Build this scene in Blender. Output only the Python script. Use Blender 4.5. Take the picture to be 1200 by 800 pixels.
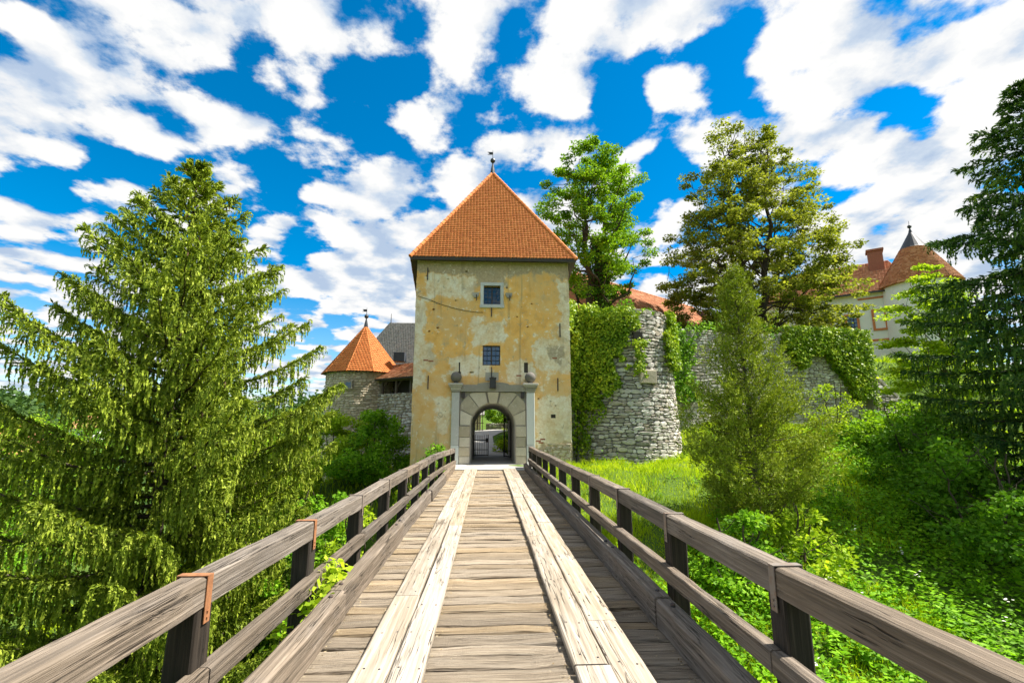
import bpy, math
import numpy as np
from mathutils import Matrix, Vector
R = math.radians
for o in list(bpy.data.objects): bpy.data.objects.remove(o)
scn = bpy.context.scene
COL = scn.collection
# ---------------------------------------------------------------- camera
EYE = 1.8
FPX = 550.0                                   # focal length in pixels of a 1200 px wide picture
PITCH = math.atan(100 / FPX)
YAW = math.atan(28.3 * math.cos(PITCH) / FPX)
cam = bpy.data.objects.new('camera', bpy.data.cameras.new('camera'))
COL.objects.link(cam)
cam.location = (0, 0, EYE)
cam.rotation_euler = (R(90) + PITCH, 0, -YAW)
cam.data.lens = FPX / 1200 * 36
cam.data.clip_end = 6000
scn.camera = cam
# ---------------------------------------------------------------- sun
SUN_AZ, SUN_EL = R(88), R(55)                # clockwise from the bridge axis (+Y)
SDIR = Vector((math.sin(SUN_AZ) * math.cos(SUN_EL), math.cos(SUN_AZ) * math.cos(SUN_EL), math.sin(SUN_EL)))
sun = bpy.data.objects.new('sun', bpy.data.lights.new('sun', 'SUN'))
COL.objects.link(sun)
sun.data.energy = 4.9
sun.data.angle = R(0.6)
sun.data.color = (1.0, 0.94, 0.84)
sun.rotation_euler = SDIR.to_track_quat('Z', 'Y').to_euler()
sun.location = (30, -10, 40)
scn.view_settings.view_transform = 'Standard'
scn.view_settings.look = 'None'
scn.view_settings.gamma = 1
scn.view_settings.exposure = 1.32
cy = scn.cycles
cy.max_bounces = 6; cy.diffuse_bounces = 3; cy.glossy_bounces = 2; cy.transmission_bounces = 3; cy.transparent_max_bounces = 4; cy.caustics_reflective = False; cy.caustics_refractive = False
cy.use_adaptive_sampling = True; cy.adaptive_threshold = .02; cy.use_denoising = True
# ---------------------------------------------------------------- node helper
class NT:
    def __init__(s, tree):
        s.t = tree
    def n(s, kind, ins=None, **props):
        d = s.t.nodes.new(kind)
        for k, v in props.items(): setattr(d, k, v)
        for k, v in (ins or {}).items():
            if isinstance(v, bpy.types.NodeSocket): s.t.links.new(v, d.inputs[k])
            else: d.inputs[k].default_value = v
        return d
    def math(s, op, a, b=0.0, c=None, clamp=False):
        i = {0: a, 1: b}
        if c is not None: i[2] = c
        return s.n('ShaderNodeMath', i, operation=op, use_clamp=clamp).outputs[0]
    def vmath(s, op, a, b=(0, 0, 0)):
        d = s.n('ShaderNodeVectorMath', {0: a, 1: b}, operation=op)
        return d.outputs[1] if op in ('DOT_PRODUCT', 'LENGTH') else d.outputs[0]
    def mix(s, f, a, b, mode='MIX'):
        d = s.n('ShaderNodeMix', data_type='RGBA', blend_type=mode)
        for k, v in ((0, f), (6, a), (7, b)):
            if isinstance(v, bpy.types.NodeSocket): s.t.links.new(v, d.inputs[k])
            else: d.inputs[k].default_value = (*v, 1) if k and len(v) == 3 else v
        return d.outputs[2]
    def noise(s, vec, scale, detail=3, rough=.55, dist=0, color=False):
        d = s.n('ShaderNodeTexNoise', {'Vector': vec, 'Scale': scale, 'Detail': detail, 'Roughness': rough, 'Distortion': dist})
        return d.outputs['Color' if color else 'Fac']
    def vor(s, vec, scale, feature='F1', out='Distance', rnd=1.0):
        d = s.n('ShaderNodeTexVoronoi', {'Vector': vec, 'Scale': scale, 'Randomness': rnd}, feature=feature)
        return d.outputs[out]
    def step(s, v, a, b):
        d = s.n('ShaderNodeMapRange', {'Value': v, 'From Min': a, 'From Max': b}, interpolation_type='SMOOTHSTEP')
        return d.outputs[0]
    def lin(s, v, a, b, c, e):
        return s.n('ShaderNodeMapRange', {0: v, 1: a, 2: b, 3: c, 4: e}).outputs[0]
    def ramp(s, f, stops):
        d = s.n('ShaderNodeValToRGB', {0: f})
        cr = d.color_ramp
        while len(cr.elements) < len(stops): cr.elements.new(.5)
        for e, (p, c) in zip(cr.elements, stops):
            e.position = p; e.color = (*c, 1)
        return d.outputs[0]
    def map(s, vec, scale=(1, 1, 1), loc=(0, 0, 0), rot=(0, 0, 0)):
        return s.n('ShaderNodeMapping', {'Vector': vec, 'Scale': scale, 'Location': loc, 'Rotation': rot}).outputs[0]
    def sep(s, v):
        return s.n('ShaderNodeSeparateXYZ', {0: v}).outputs
    def comb(s, x, y, z):
        return s.n('ShaderNodeCombineXYZ', {0: x, 1: y, 2: z}).outputs[0]
    def bump(s, h, strength=.5, dist=.02, normal=None):
        i = {'Height': h, 'Strength': strength, 'Distance': dist}
        if normal is not None: i['Normal'] = normal
        return s.n('ShaderNodeBump', i).outputs[0]
# ---------------------------------------------------------------- sky: broken white cloud sheet over deep blue
world = bpy.data.worlds.new('World'); scn.world = world; world.use_nodes = True
wt = world.node_tree
world.cycles.sampling_method = 'MANUAL'; world.cycles.sample_map_resolution = 256
for nd in list(wt.nodes): wt.nodes.remove(nd)
w = NT(wt)
SKY_STRENGTH = 0.15
sky = w.n('ShaderNodeTexSky', sky_type='NISHITA', sun_disc=False)
sky.sun_elevation = SUN_EL; sky.sun_rotation = SUN_AZ; sky.altitude = 250; sky.air_density = 1.0; sky.dust_density = 0.3; sky.ozone_density = 2.5
_dz = w.sep(w.n('ShaderNodeTexCoord').outputs['Generated'])[2]
deep = w.n('ShaderNodeHueSaturation', {'Hue': .492, 'Saturation': w.lin(_dz, 0, .35, 1.25, 1.65), 'Value': .50, 'Color': sky.outputs[0]}).outputs[0]
tc = w.n('ShaderNodeTexCoord').outputs['Generated']
dx, dy, dz = w.sep(tc)
dzc = w.math('ADD', w.math('MAXIMUM', dz, 0.0), 0.16)
plane = w.comb(w.math('DIVIDE', dx, dzc), w.math('DIVIDE', dy, dzc), 0.37)
def cloud(off):
    p = w.map(plane, (1, 1, 1), off)
    big = w.noise(p, .85, 2, .5); big.node.noise_dimensions = '2D'
    wn_ = w.noise(p, 3.0, 2, .5, color=True); wn_.node.noise_dimensions = '2D'
    warp = w.vmath('ADD', p, w.vmath('SCALE', wn_))
    warp.node.inputs[1].links[0].from_node.inputs[3].default_value = .22
    puff = w.n('ShaderNodeTexVoronoi', {'Vector': warp, 'Scale': 5.4, 'Smoothness': .5}, feature='SMOOTH_F1', voronoi_dimensions='2D').outputs['Distance']
    det = w.noise(p, 6.5, 8, .58); det.node.noise_dimensions = '2D'
    a = w.math('MULTIPLY', big, .95)
    a = w.math('ADD', a, w.math('MULTIPLY', w.math('SUBTRACT', .55, puff), .62))
    return w.math('ADD', a, w.math('MULTIPLY', w.math('SUBTRACT', det, .5), .92))
c0 = cloud((3.1, 1.7, 0)); c1 = cloud((3.1 - .10, 1.7 + .05, 0))
c0 = w.math('ADD', c0, w.math('MULTIPLY', dx, .05)); mask = w.step(c0, .345, .525)
thick = w.step(c0, .52, .90)
lit = w.math('SUBTRACT', c0, c1)
sh = w.math('ADD', w.math('MULTIPLY', lit, 2.6), w.math('MULTIPLY', thick, -.42))
CW = 1 / SKY_STRENGTH
ccol = w.ramp(w.math('ADD', sh, .72), [(.0, (.44, .55, .72)), (.38, (.58, .67, .79)), (.62, (.77, .80, .84)), (.95, (.92, .92, .91))])
ccol = w.vmath('SCALE', ccol); ccol.node.inputs[3].default_value = CW * .44
hz = w.step(dz, -.02, .10)
mask = w.math('MULTIPLY', mask, w.lin(hz, 0, 1, .55, 1.0))
skyc = w.mix(mask, deep, ccol)
bg = w.n('ShaderNodeBackground', {'Color': skyc, 'Strength': SKY_STRENGTH})
wo = w.n('ShaderNodeOutputWorld'); wt.links.new(bg.outputs[0], wo.inputs[0])
# ---------------------------------------------------------------- pixel <-> place (pixels of the 1200 x 800 photograph)
_f = np.array([math.sin(YAW) * math.cos(PITCH), math.cos(YAW) * math.cos(PITCH), math.sin(PITCH)])
_r = np.array([math.cos(YAW), -math.sin(YAW), 0]); _u = np.cross(_r, _f); _c = np.array([0, 0, EYE])
def ray(x, y): return _f + _r * ((x - 600) / FPX) - _u * ((y - 400) / FPX)
def at(x, y, Y): d = ray(x, y); return Vector(_c + d * (Y / d[1]))
def on_plane(x, y, O, nrm):
    d = ray(x, y); k = np.dot(np.array(O) - _c, nrm) / np.dot(d, nrm); return Vector(_c + d * k)
def pix(p):
    v = np.asarray(p) - _c; a = v @ _f
    return 600 + FPX * (v @ _r) / a, 400 - FPX * (v @ _u) / a
# ---------------------------------------------------------------- object helpers
WM = {}
def obj(name, mesh, mat=None, parent=None, M=None, label=None, cat=None, group=None, kind=None):
    o = bpy.data.objects.new(name, mesh); COL.objects.link(o)
    M = M or Matrix.Identity(4); WM[o.name] = M
    if parent is not None:
        o.parent = parent; o.matrix_parent_inverse = WM[parent.name].inverted()
    o.matrix_basis = M
    if mat is not None and mesh is not None and not mesh.materials: mesh.materials.append(mat)
    for k, v in (('label', label), ('category', cat), ('group', group), ('kind', kind)):
        if v: o[k] = v
    return o
def empty(name, loc, label, cat, group=None):
    o = obj(name, None, M=Matrix.Translation(loc), label=label, cat=cat, group=group)
    o.empty_display_size = .3
    return o
class MB:
    """collects faces for one mesh"""
    def __init__(s): s.v = []; s.f = []; s.sm = False
    def add(s, v, f):
        b = len(s.v); s.v += [tuple(p) for p in v]; s.f += [tuple(b + i for i in q) for q in f]; return s
    def box(s, x0, x1, y0, y1, z0, z1):
        v = [(x, y, z) for z in (z0, z1) for y in (y0, y1) for x in (x0, x1)]
        return s.add(v, [(0, 2, 3, 1), (4, 5, 7, 6), (0, 1, 5, 4), (2, 6, 7, 3), (0, 4, 6, 2), (1, 3, 7, 5)])
    def bevbox(s, x0, x1, y0, y1, z0, z1, c):
        """box with chamfered edges"""
        lo = np.array([x0, y0, z0]); hi = np.array([x1, y1, z1]); v = []; idx = {}
        for a in range(3):
            for sx in (0, 1):
                for sy in (0, 1):
                    for sz in (0, 1):
                        sg = (sx, sy, sz); p = [hi[i] - c if sg[i] else lo[i] + c for i in range(3)]
                        p[a] = hi[a] if sg[a] else lo[a]
                        idx[(a, sg)] = len(v); v.append(p)
        f = []
        for a in range(3):
            b, d = (a + 1) % 3, (a + 2) % 3
            for k in (0, 1):
                q = []
                for (i, j) in ((0, 0), (1, 0), (1, 1), (0, 1)):
                    sg = [0, 0, 0]; sg[a] = k; sg[b] = i; sg[d] = j; q.append(idx[(a, tuple(sg))])
                f.append(q if k else q[::-1])
            for i in (0, 1):
                for j in (0, 1):
                    s0 = [0, 0, 0]; s0[b] = i; s0[d] = j; s1 = list(s0); s1[a] = 1
                    q = [idx[(b, tuple(s0))], idx[(b, tuple(s1))], idx[(d, tuple(s1))], idx[(d, tuple(s0))]]
                    f.append(q if (i == j) == True and True else q[::-1])
        for sx in (0, 1):
            for sy in (0, 1):
                for sz in (0, 1):
                    sg = (sx, sy, sz); q = [idx[(0, sg)], idx[(1, sg)], idx[(2, sg)]]
                    f.append(q if (sx + sy + sz) % 2 else q[::-1])
        return s.add(v, f)
    def tube(s, pts, rad, n=6, cap=True):
        pts = [Vector(p) for p in pts]; rad = rad if hasattr(rad, '__len__') else [rad] * len(pts)
        v = []; ref = Vector((.13, .31, .94))
        for i, p in enumerate(pts):
            t = (pts[min(i + 1, len(pts) - 1)] - pts[max(i - 1, 0)])
            t = t.normalized() if t.length > 1e-9 else Vector((0, 0, 1))
            if abs(t.dot(ref)) > .95: ref = Vector((.9, .3, .1))
            a = t.cross(ref).normalized(); b = t.cross(a)
            for k in range(n):
                an = 2 * math.pi * k / n
                v.append(p + (a * math.cos(an) + b * math.sin(an)) * rad[i])
        f = [(i * n + k, i * n + (k + 1) % n, (i + 1) * n + (k + 1) % n, (i + 1) * n + k) for i in range(len(pts) - 1) for k in range(n)]
        if cap: f += [tuple(range(n))[::-1], tuple((len(pts) - 1) * n + k for k in range(n))]
        return s.add(v, f)
    def lathe(s, c, prof, n=24, a0=0, a1=2 * math.pi):
        full = abs(a1 - a0 - 2 * math.pi) < 1e-6; m = n if full else n + 1; v = []
        for (r, z) in prof:
            for k in range(m):
                an = a0 + (a1 - a0) * k / n
                v.append((c[0] + r * math.cos(an), c[1] + r * math.sin(an), c[2] + z))
        f = []
        for i in range(len(prof) - 1):
            for k in range(n):
                k2 = (k + 1) % m
                f.append((i * m + k, i * m + k2, (i + 1) * m + k2, (i + 1) * m + k))
        return s.add(v, f)
    def sphere(s, c, r, n=16, m=9):
        return s.lathe(c, [(max(r * math.sin(math.pi * i / m), 1e-4), -r * math.cos(math.pi * i / m)) for i in range(m + 1)], n)
    def prism(s, poly, y0, y1):
        """outline of (x, z) points pushed from y0 to y1"""
        n = len(poly)
        v = [(x, y0, z) for x, z in poly] + [(x, y1, z) for x, z in poly]
        f = [tuple(range(n)), tuple(range(2 * n - 1, n - 1, -1))] + [(i, i + n, (i + 1) % n + n, (i + 1) % n) for i in range(n)]
        return s.add(v, f)
    def mesh(s, name):
        me = bpy.data.meshes.new(name); me.from_pydata(s.v, [], s.f)
        if s.sm: me.polygons.foreach_set('use_smooth', [True] * len(me.polygons))
        me.update(); return me
    def build(s, name, mat, parent=None, M=None, **k):
        return obj(name, s.mesh(name), mat, parent, M, **k)
def np_mesh(name, V, nper, mat, smooth=False):
    """V: (faces * nper, 3) points, nper points to a face, nothing shared"""
    V = np.ascontiguousarray(V, dtype=np.float32).reshape(-1, 3); n = len(V); m = n // nper
    me = bpy.data.meshes.new(name)
    me.vertices.add(n); me.vertices.foreach_set('co', V.ravel())
    me.loops.add(n); me.loops.foreach_set('vertex_index', np.arange(n, dtype=np.int32))
    me.polygons.add(m); me.polygons.foreach_set('loop_start', np.arange(0, n, nper, dtype=np.int32))
    me.update(calc_edges=True)
    if smooth: me.polygons.foreach_set('use_smooth', np.ones(m, dtype=bool))
    me.materials.append(mat); return me
def np_poly_mesh(name, V, F, mat, smooth=False):
    """V (n,3), F (m,k) index array"""
    V = np.ascontiguousarray(V, dtype=np.float32); F = np.ascontiguousarray(F, dtype=np.int32)
    me = bpy.data.meshes.new(name); k = F.shape[1]
    me.vertices.add(len(V)); me.vertices.foreach_set('co', V.ravel())
    me.loops.add(F.size); me.loops.foreach_set('vertex_index', F.ravel())
    me.polygons.add(len(F)); me.polygons.foreach_set('loop_start', np.arange(0, F.size, k, dtype=np.int32))
    me.update(calc_edges=True)
    if smooth: me.polygons.foreach_set('use_smooth', np.ones(len(F), dtype=bool))
    me.materials.append(mat); return me
def smooth(a, b, x):
    t = np.clip((np.asarray(x, dtype=float) - a) / (b - a), 0, 1); return t * t * (3 - 2 * t)
def rng(seed): return np.random.default_rng(seed)
# ---------------------------------------------------------------- materials
def material(name, fn, **kw):
    m = bpy.data.materials.new(name); m.use_nodes = True
    t = m.node_tree; b = t.nodes['Principled BSDF']; s = NT(t)
    fn(s, b, m, **kw); return m
def put(s, b, **k):
    for n_, v in k.items():
        n_ = {'color': 'Base Color', 'rough': 'Roughness', 'normal': 'Normal', 'metal': 'Metallic', 'spec': 'Specular IOR Level'}[n_]
        if isinstance(v, bpy.types.NodeSocket): s.t.links.new(v, b.inputs[n_])
        else: b.inputs[n_].default_value = (*v, 1) if n_ == 'Base Color' else v
def obj_co(s): return s.n('ShaderNodeTexCoord').outputs['Object']
def geo_pos(s): return s.n('ShaderNodeNewGeometry').outputs['Position']
def isl(s): return s.n('ShaderNodeNewGeometry').outputs['Random Per Island']
def orand(s): return s.n('ShaderNodeObjectInfo').outputs['Random']
def any_rand(s): return s.math('FRACT', s.math('ADD', s.math('MULTIPLY', orand(s), 7.31), s.math('MULTIPLY', isl(s), 3.77)))
def wood(s, b, m, base=(.3, .24, .17), dark=(.08, .06, .045), pale=(.45, .38, .3), crack=.5, grey=(.3, .28, .25), grain=1.0, bumpd=.012, con=1.0, wave=.35):
    rnd = orand(s)
    co = s.vmath('ADD', obj_co(s), s.comb(s.math('MULTIPLY', rnd, 37), s.math('MULTIPLY', rnd, 11), s.math('MULTIPLY', rnd, 23)))
    fib = s.noise(s.map(co, (1.1, 34 * grain, 34 * grain)), 1.0, 6, .62, wave)
    fine = s.noise(s.map(co, (4, 150 * grain, 150 * grain)), 1.0, 3, .6)
    blot = s.noise(s.map(co, (1.6, 5, 5)), 1.0, 4, .6)
    c = s.mix(s.math('ADD', s.math('MULTIPLY', s.step(fib, .30, .72), con), 1 - con), dark, base)
    c = s.mix(s.math('MULTIPLY', s.step(fib, .52, .78), .75 * con), c, pale)
    c = s.mix(s.math('MULTIPLY', s.step(blot, .45, .75), .45), c, grey)
    c = s.mix(s.math('MULTIPLY', s.step(fine, .55, .75), .22), c, dark)
    ck = s.noise(s.map(co, (.55, 17 * grain, 17 * grain)), 1.0, 3, .5, .6)
    ck = s.math('ABSOLUTE', s.math('SUBTRACT', ck, .5))
    ckm = s.math('SUBTRACT', 1.0, s.step(ck, .0, .016))
    ckm = s.math('MULTIPLY', ckm, s.step(s.noise(s.map(co, (1.2, 4, 4)), 1.3, 2), .5, .62))
    c = s.mix(s.math('MULTIPLY', ckm, crack), c, (.02, .015, .01))
    ck2 = s.math('ABSOLUTE', s.math('SUBTRACT', s.noise(s.map(co, (.25, 9 * grain, 9 * grain)), 1.0, 4, .55, .25), .52))
    ck2 = s.math('MULTIPLY', s.math('SUBTRACT', 1.0, s.step(ck2, .0, .010)), s.step(s.noise(s.map(co, (.7, 2, 2)), 1.0, 2), .45, .55))
    c = s.mix(s.math('MULTIPLY', ck2, crack * .9), c, (.022, .017, .012)); ckm = s.math('MAXIMUM', ckm, ck2)
    kn = s.n('ShaderNodeTexVoronoi', {'Vector': s.map(co, (1.1, 7, 7)), 'Scale': 1.0}).outputs['Distance']
    c = s.mix(s.math('MULTIPLY', s.math('SUBTRACT', 1.0, s.step(kn, .05, .13)), .6), c, dark)
    val = s.lin(rnd, 0, 1, .78, 1.18)
    hs = s.n('ShaderNodeHueSaturation', {'Value': val, 'Saturation': s.lin(s.math('FRACT', s.math('MULTIPLY', rnd, 13.7)), 0, 1, .75, 1.15), 'Color': c})
    h = s.math('ADD', s.math('MULTIPLY', fib, 1.0), s.math('MULTIPLY', fine, .25))
    h = s.math('SUBTRACT', h, s.math('MULTIPLY', ckm, 1.2))
    put(s, b, color=hs.outputs[0], rough=.82, spec=.25, normal=s.bump(h, .9, bumpd))
MAT = {}
MAT['deck'] = material('deck wood', wood, base=(.50, .395, .265), dark=(.13, .092, .056), pale=(.66, .56, .42), grey=(.48, .41, .315), crack=1.0, bumpd=.02, grain=1.4, wave=.2)
MAT['runner'] = material('runner wood', wood, base=(.42, .36, .285), dark=(.24, .195, .14), pale=(.50, .45, .38), grey=(.40, .365, .32), crack=1.0, grain=.8, bumpd=.006)
MAT['rail'] = material('rail wood', wood, base=(.21, .168, .128), dark=(.06, .048, .036), pale=(.33, .28, .23), grey=(.19, .168, .148), crack=1.0, bumpd=.012, con=.75, wave=.1, grain=1.5)
MAT['post'] = material('post wood', wood, base=(.045, .035, .027), dark=(.018, .015, .012), pale=(.085, .068, .053), grey=(.05, .043, .037), crack=.7, bumpd=.008)
def iron(s, b, m, col=(.04, .04, .045), rust=(.13, .06, .03), amt=.4):
    n_ = s.noise(obj_co(s), 14, 4, .6)
    put(s, b, color=s.mix(s.math('MULTIPLY', s.step(n_, .45, .65), amt), col, rust), rough=.6, metal=.3, normal=s.bump(n_, .3, .003))
MAT['iron'] = material('iron', iron)
MAT['rust'] = material('rusty strap', iron, col=(.38, .17, .075), rust=(.22, .10, .05), amt=.7)
MAT['steel'] = material('weathered strap', iron, col=(.22, .19, .165), rust=(.20, .13, .09), amt=.7)
def plaster(s, b, m):
    p = obj_co(s); x, y, z = s.sep(p)
    w1 = s.noise(p, .9, 4, .6, color=True); w2 = s.noise(p, 3.5, 4, .65, color=True)
    q = s.vmath('ADD', p, s.n('ShaderNodeVectorMath', {0: s.vmath('SUBTRACT', w1, (.5, .5, .5)), 'Scale': 1.5}, operation='SCALE').outputs[0])
    q = s.vmath('ADD', q, s.n('ShaderNodeVectorMath', {0: s.vmath('SUBTRACT', w2, (.5, .5, .5)), 'Scale': .55}, operation='SCALE').outputs[0])
    qx, qy, qz = s.sep(q)
    def boxm(x0, x1, z0, z1, e=.09):
        a = s.math('MULTIPLY', s.step(qx, x0 - e, x0 + e), s.math('SUBTRACT', 1, s.step(qx, x1 - e, x1 + e)))
        c_ = s.math('MULTIPLY', s.step(qz, z0 - e, z0 + e), s.math('SUBTRACT', 1, s.step(qz, z1 - e, z1 + e)))
        return s.math('MULTIPLY', a, c_)
    def union(*ms):
        r = ms[0]
        for k in ms[1:]: r = s.math('MAXIMUM', r, k)
        return r
    big = s.noise(p, .55, 5, .6); mid = s.noise(p, 2.2, 6, .62); fine = s.noise(p, 9, 5, .65); grain = s.noise(p, 60, 3, .6)
    streak = s.noise(s.map(p, (2.6, 2.6, .35)), 1.0, 4, .6)
    ochre = s.ramp(mid, [(.25, (.70, .37, .10)), (.5, (.86, .50, .15)), (.72, (.88, .61, .26))])
    ochre = s.mix(s.math('MULTIPLY', s.step(big, .45, .62), .5), ochre, (.66, .45, .21))
    ochre = s.mix(s.math('MULTIPLY', s.step(streak, .52, .75), .35), ochre, (.66, .53, .30))
    ochre = s.mix(s.math('MULTIPLY', s.math('SUBTRACT', 1, s.step(qz, 3.0, 5.0)), s.lin(mid, .35, .6, .25, .85)), ochre, (.74, .55, .31))
    cream = s.ramp(s.math('ADD', s.math('MULTIPLY', fine, .5), s.math('MULTIPLY', mid, .5)), [(.3, (.58, .45, .26)), (.48, (.78, .67, .47)), (.62, (.88, .82, .68))])
    grey = s.ramp(fine, [(.3, (.30, .245, .17)), (.55, (.44, .365, .255)), (.75, (.58, .49, .35))])
    # coat lost in blocks: where each sits on this wall
    cm = union(boxm(-3.2, -.75, 8.15, 9.35), boxm(-3.9, -3.15, 3.8, 8.3), boxm(2.4, 4.2, 4.5, 6.1), boxm(-.75, .7, 5.75, 7.2), boxm(-1.9, .0, 4.2, 5.1),
               boxm(3.5, 4.3, 6.0, 9.3), boxm(2.4, 4.2, 1.0, 3.3), boxm(-2.6, -1.9, 1.4, 3.2), boxm(-3.9, -2.7, 4.7, 5.8), boxm(.9, 2.2, 4.1, 5.0))
    gm = union(boxm(-4, 4.3, 9.4, 10.6), boxm(-.75, .85, 8.95, 10), boxm(2.9, 3.5, 5.05, 5.7), boxm(2.6, 4.3, -.5, 1.0))
    nz = s.step(mid, .60, .66)
    c = s.mix(s.math('MULTIPLY', cm, s.lin(mid, .3, .55, .7, 1.0)), ochre, cream)
    c = s.mix(s.math('MULTIPLY', nz, .75), c, cream)
    c = s.mix(s.math('MULTIPLY', gm, .88), c, grey)
    fl = s.math('MULTIPLY', s.step(s.noise(p, 4.2, 6, .7, .5), .60, .64), .7)
    c = s.mix(fl, c, (.84, .77, .62))
    st_ = s.math('MULTIPLY', s.step(s.noise(s.map(p, (1, 1, .8)), 1.15, 6, .68, .4), .53, .66), .55)
    c = s.mix(st_, c, (.52, .40, .245))
    st2 = s.math('MULTIPLY', s.step(s.noise(p, 2.7, 7, .72, .8), .61, .645), .75)
    c = s.mix(st2, c, (.46, .38, .27))
    # thin run-off stains below the eaves and dirt specks
    dr = s.math('MULTIPLY', s.step(s.noise(s.map(p, (5, 5, .22)), 1.0, 3, .6), .55, .70), .42)
    c = s.mix(dr, c, (.27, .21, .13))
    sp = s.math('SUBTRACT', 1.0, s.step(s.vor(p, 1.5), .02, .05))
    c = s.mix(s.math('MULTIPLY', sp, .75), c, (.20, .15, .10))
    c = s.mix(s.math('MULTIPLY', s.step(grain, .55, .75), .16), c, (.25, .19, .12))
    edge = s.math('ADD', s.math('MULTIPLY', cm, -.22), s.math('MULTIPLY', gm, -.4))
    h = s.math('ADD', edge, s.math('MULTIPLY', fine, .9))
    h = s.math('ADD', h, s.math('MULTIPLY', fl, -.4)); h = s.math('ADD', h, s.math('MULTIPLY', st2, -.5)); h = s.math('ADD', h, s.math('MULTIPLY', grain, .22))
    h = s.math('ADD', h, s.math('MULTIPLY', sp, -1.0))
    put(s, b, color=c, rough=.92, spec=.15, normal=s.bump(h, .6, .02))
MAT['plaster'] = material('peeling ochre plaster', plaster)
def stone(s, b, m, cols=((.20, .18, .15), (.34, .31, .26), (.47, .44, .38)), moss=0.0, bd=.02, warm=(.36, .28, .18)):
    r = any_rand(s); p = geo_pos(s)
    n1 = s.noise(p, 3.2, 6, .65); n2 = s.noise(p, 26, 4, .65)
    c = s.ramp(s.math('ADD', s.math('MULTIPLY', r, .7), s.math('MULTIPLY', n1, .4)), [(.15, cols[0]), (.5, cols[1]), (.85, cols[2])])
    c = s.mix(s.math('MULTIPLY', s.step(s.math('FRACT', s.math('MULTIPLY', r, 5.3)), .6, 1.0), .5), c, warm)
    c = s.mix(s.math('MULTIPLY', s.step(n2, .5, .7), .4), c, cols[0])
    c = s.mix(s.math('MULTIPLY', s.step(s.noise(p, 7, 5, .7), .58, .66), .45), c, cols[2])
    if moss: c = s.mix(s.math('MULTIPLY', s.step(s.noise(p, 1.1, 5, .65), .55, .68), moss), c, (.10, .13, .04))
    put(s, b, color=c, rough=.9, spec=.2, normal=s.bump(s.math('ADD', n1, s.math('MULTIPLY', n2, .5)), .8, bd))
MAT['stone'] = material('rubble limestone', stone, cols=((.22, .20, .175), (.45, .425, .38), (.70, .67, .62)), moss=.2)
MAT['stone_tan'] = material('tan rubble', stone, cols=((.34, .29, .215), (.52, .455, .345), (.68, .61, .48)), warm=(.54, .44, .29))
MAT['mortar'] = material('old mortar', stone, cols=((.19, .178, .155), (.30, .282, .245), (.40, .378, .335)), moss=.3)
MAT['mortar_tan'] = material('tan mortar', stone, cols=((.30, .25, .18), (.40, .34, .25), (.48, .42, .31)))
MAT['ashlar'] = material('portal ashlar', stone, cols=((.27, .235, .175), (.46, .41, .315), (.64, .59, .49)), bd=.022, warm=(.50, .41, .27), moss=.12)
MAT['pilaster'] = material('pale pilaster stone', stone, cols=((.44, .44, .42), (.55, .56, .55), (.66, .67, .66)), bd=.008, warm=(.52, .51, .46))
MAT['ball'] = material('dark weathered stone', stone, cols=((.06, .056, .052), (.115, .108, .098), (.18, .165, .15)), bd=.010, warm=(.15, .125, .10))
MAT['cornice'] = material('grey cornice stone', stone, cols=((.26, .245, .21), (.38, .36, .31), (.50, .475, .42)), bd=.010, warm=(.29, .255, .20))
def tile(s, b, m, cols=((.56, .165, .042), (.64, .20, .052), (.72, .25, .072))):
    r = any_rand(s); p = geo_pos(s); n1 = s.noise(p, 1.3, 4, .6); n2 = s.noise(p, 20, 3, .6)
    c = s.ramp(s.math('ADD', s.math('MULTIPLY', r, .65), s.math('MULTIPLY', n1, .4)), [(.15, cols[0]), (.5, cols[1]), (.9, cols[2])])
    c = s.mix(s.math('MULTIPLY', s.step(n2, .56, .75), .30), c, (.20, .09, .05))
    c = s.mix(s.math('MULTIPLY', s.step(s.noise(p, .5, 5, .7), .56, .72), .18), c, (.36, .15, .08))
    put(s, b, color=c, rough=.75, spec=.3, normal=s.bump(n2, .4, .006))
MAT['tile'] = material('clay tile', tile)
MAT['tile_old'] = material('old pale clay tile', tile, cols=((.38, .14, .06), (.54, .21, .095), (.66, .33, .17)))
MAT['shingle'] = material('grey wooden shingle', tile, cols=((.16, .155, .145), (.22, .215, .20), (.28, .27, .255)))
def flat(s, b, m, col=(.5, .5, .5), rough=.8, metal=0, var=.25, sc=4):
    n_ = s.noise(geo_pos(s), sc, 5, .65)
    put(s, b, color=s.mix(s.math('MULTIPLY', s.step(n_, .35, .7), var), col, tuple(k * .45 for k in col)), rough=rough, metal=metal, normal=s.bump(n_, .25, .01))
MAT['white'] = material('white render', flat, col=(.80, .79, .76), var=.08, sc=1)
MAT['cream'] = material('cream render', flat, col=(.62, .55, .42), var=.3, sc=1)
MAT['orange'] = material('orange window surround', flat, col=(.58, .20, .07), var=.2)
MAT['soffit'] = material('dark soffit and opening shade', flat, col=(.055, .045, .038), var=.4, sc=3)  # soffit boards; the same dark tone stands for shade inside wall openings
MAT['timber'] = material('dark old timber', flat, col=(.11, .085, .065), var=.5, sc=6)
MAT['zinc'] = material('grey sheet metal', flat, col=(.30, .31, .33), rough=.5, metal=.4, var=.3)
MAT['cap'] = material('dark metal cap', flat, col=(.045, .05, .06), rough=.5, metal=.3, var=.4)
MAT['brick'] = material('red brick', flat, col=(.36, .13, .07), var=.4, sc=8)
def glass(s, b, m, col=(.02, .05, .10)):
    put(s, b, color=col, rough=.06, spec=.9, normal=s.bump(s.noise(obj_co(s), 3.0, 2), .25, .02))
MAT['glass'] = material('window glass', glass)
MAT['lamp_glass'] = material('dull lantern glass', flat, col=(.03, .03, .035), rough=.4)
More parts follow.
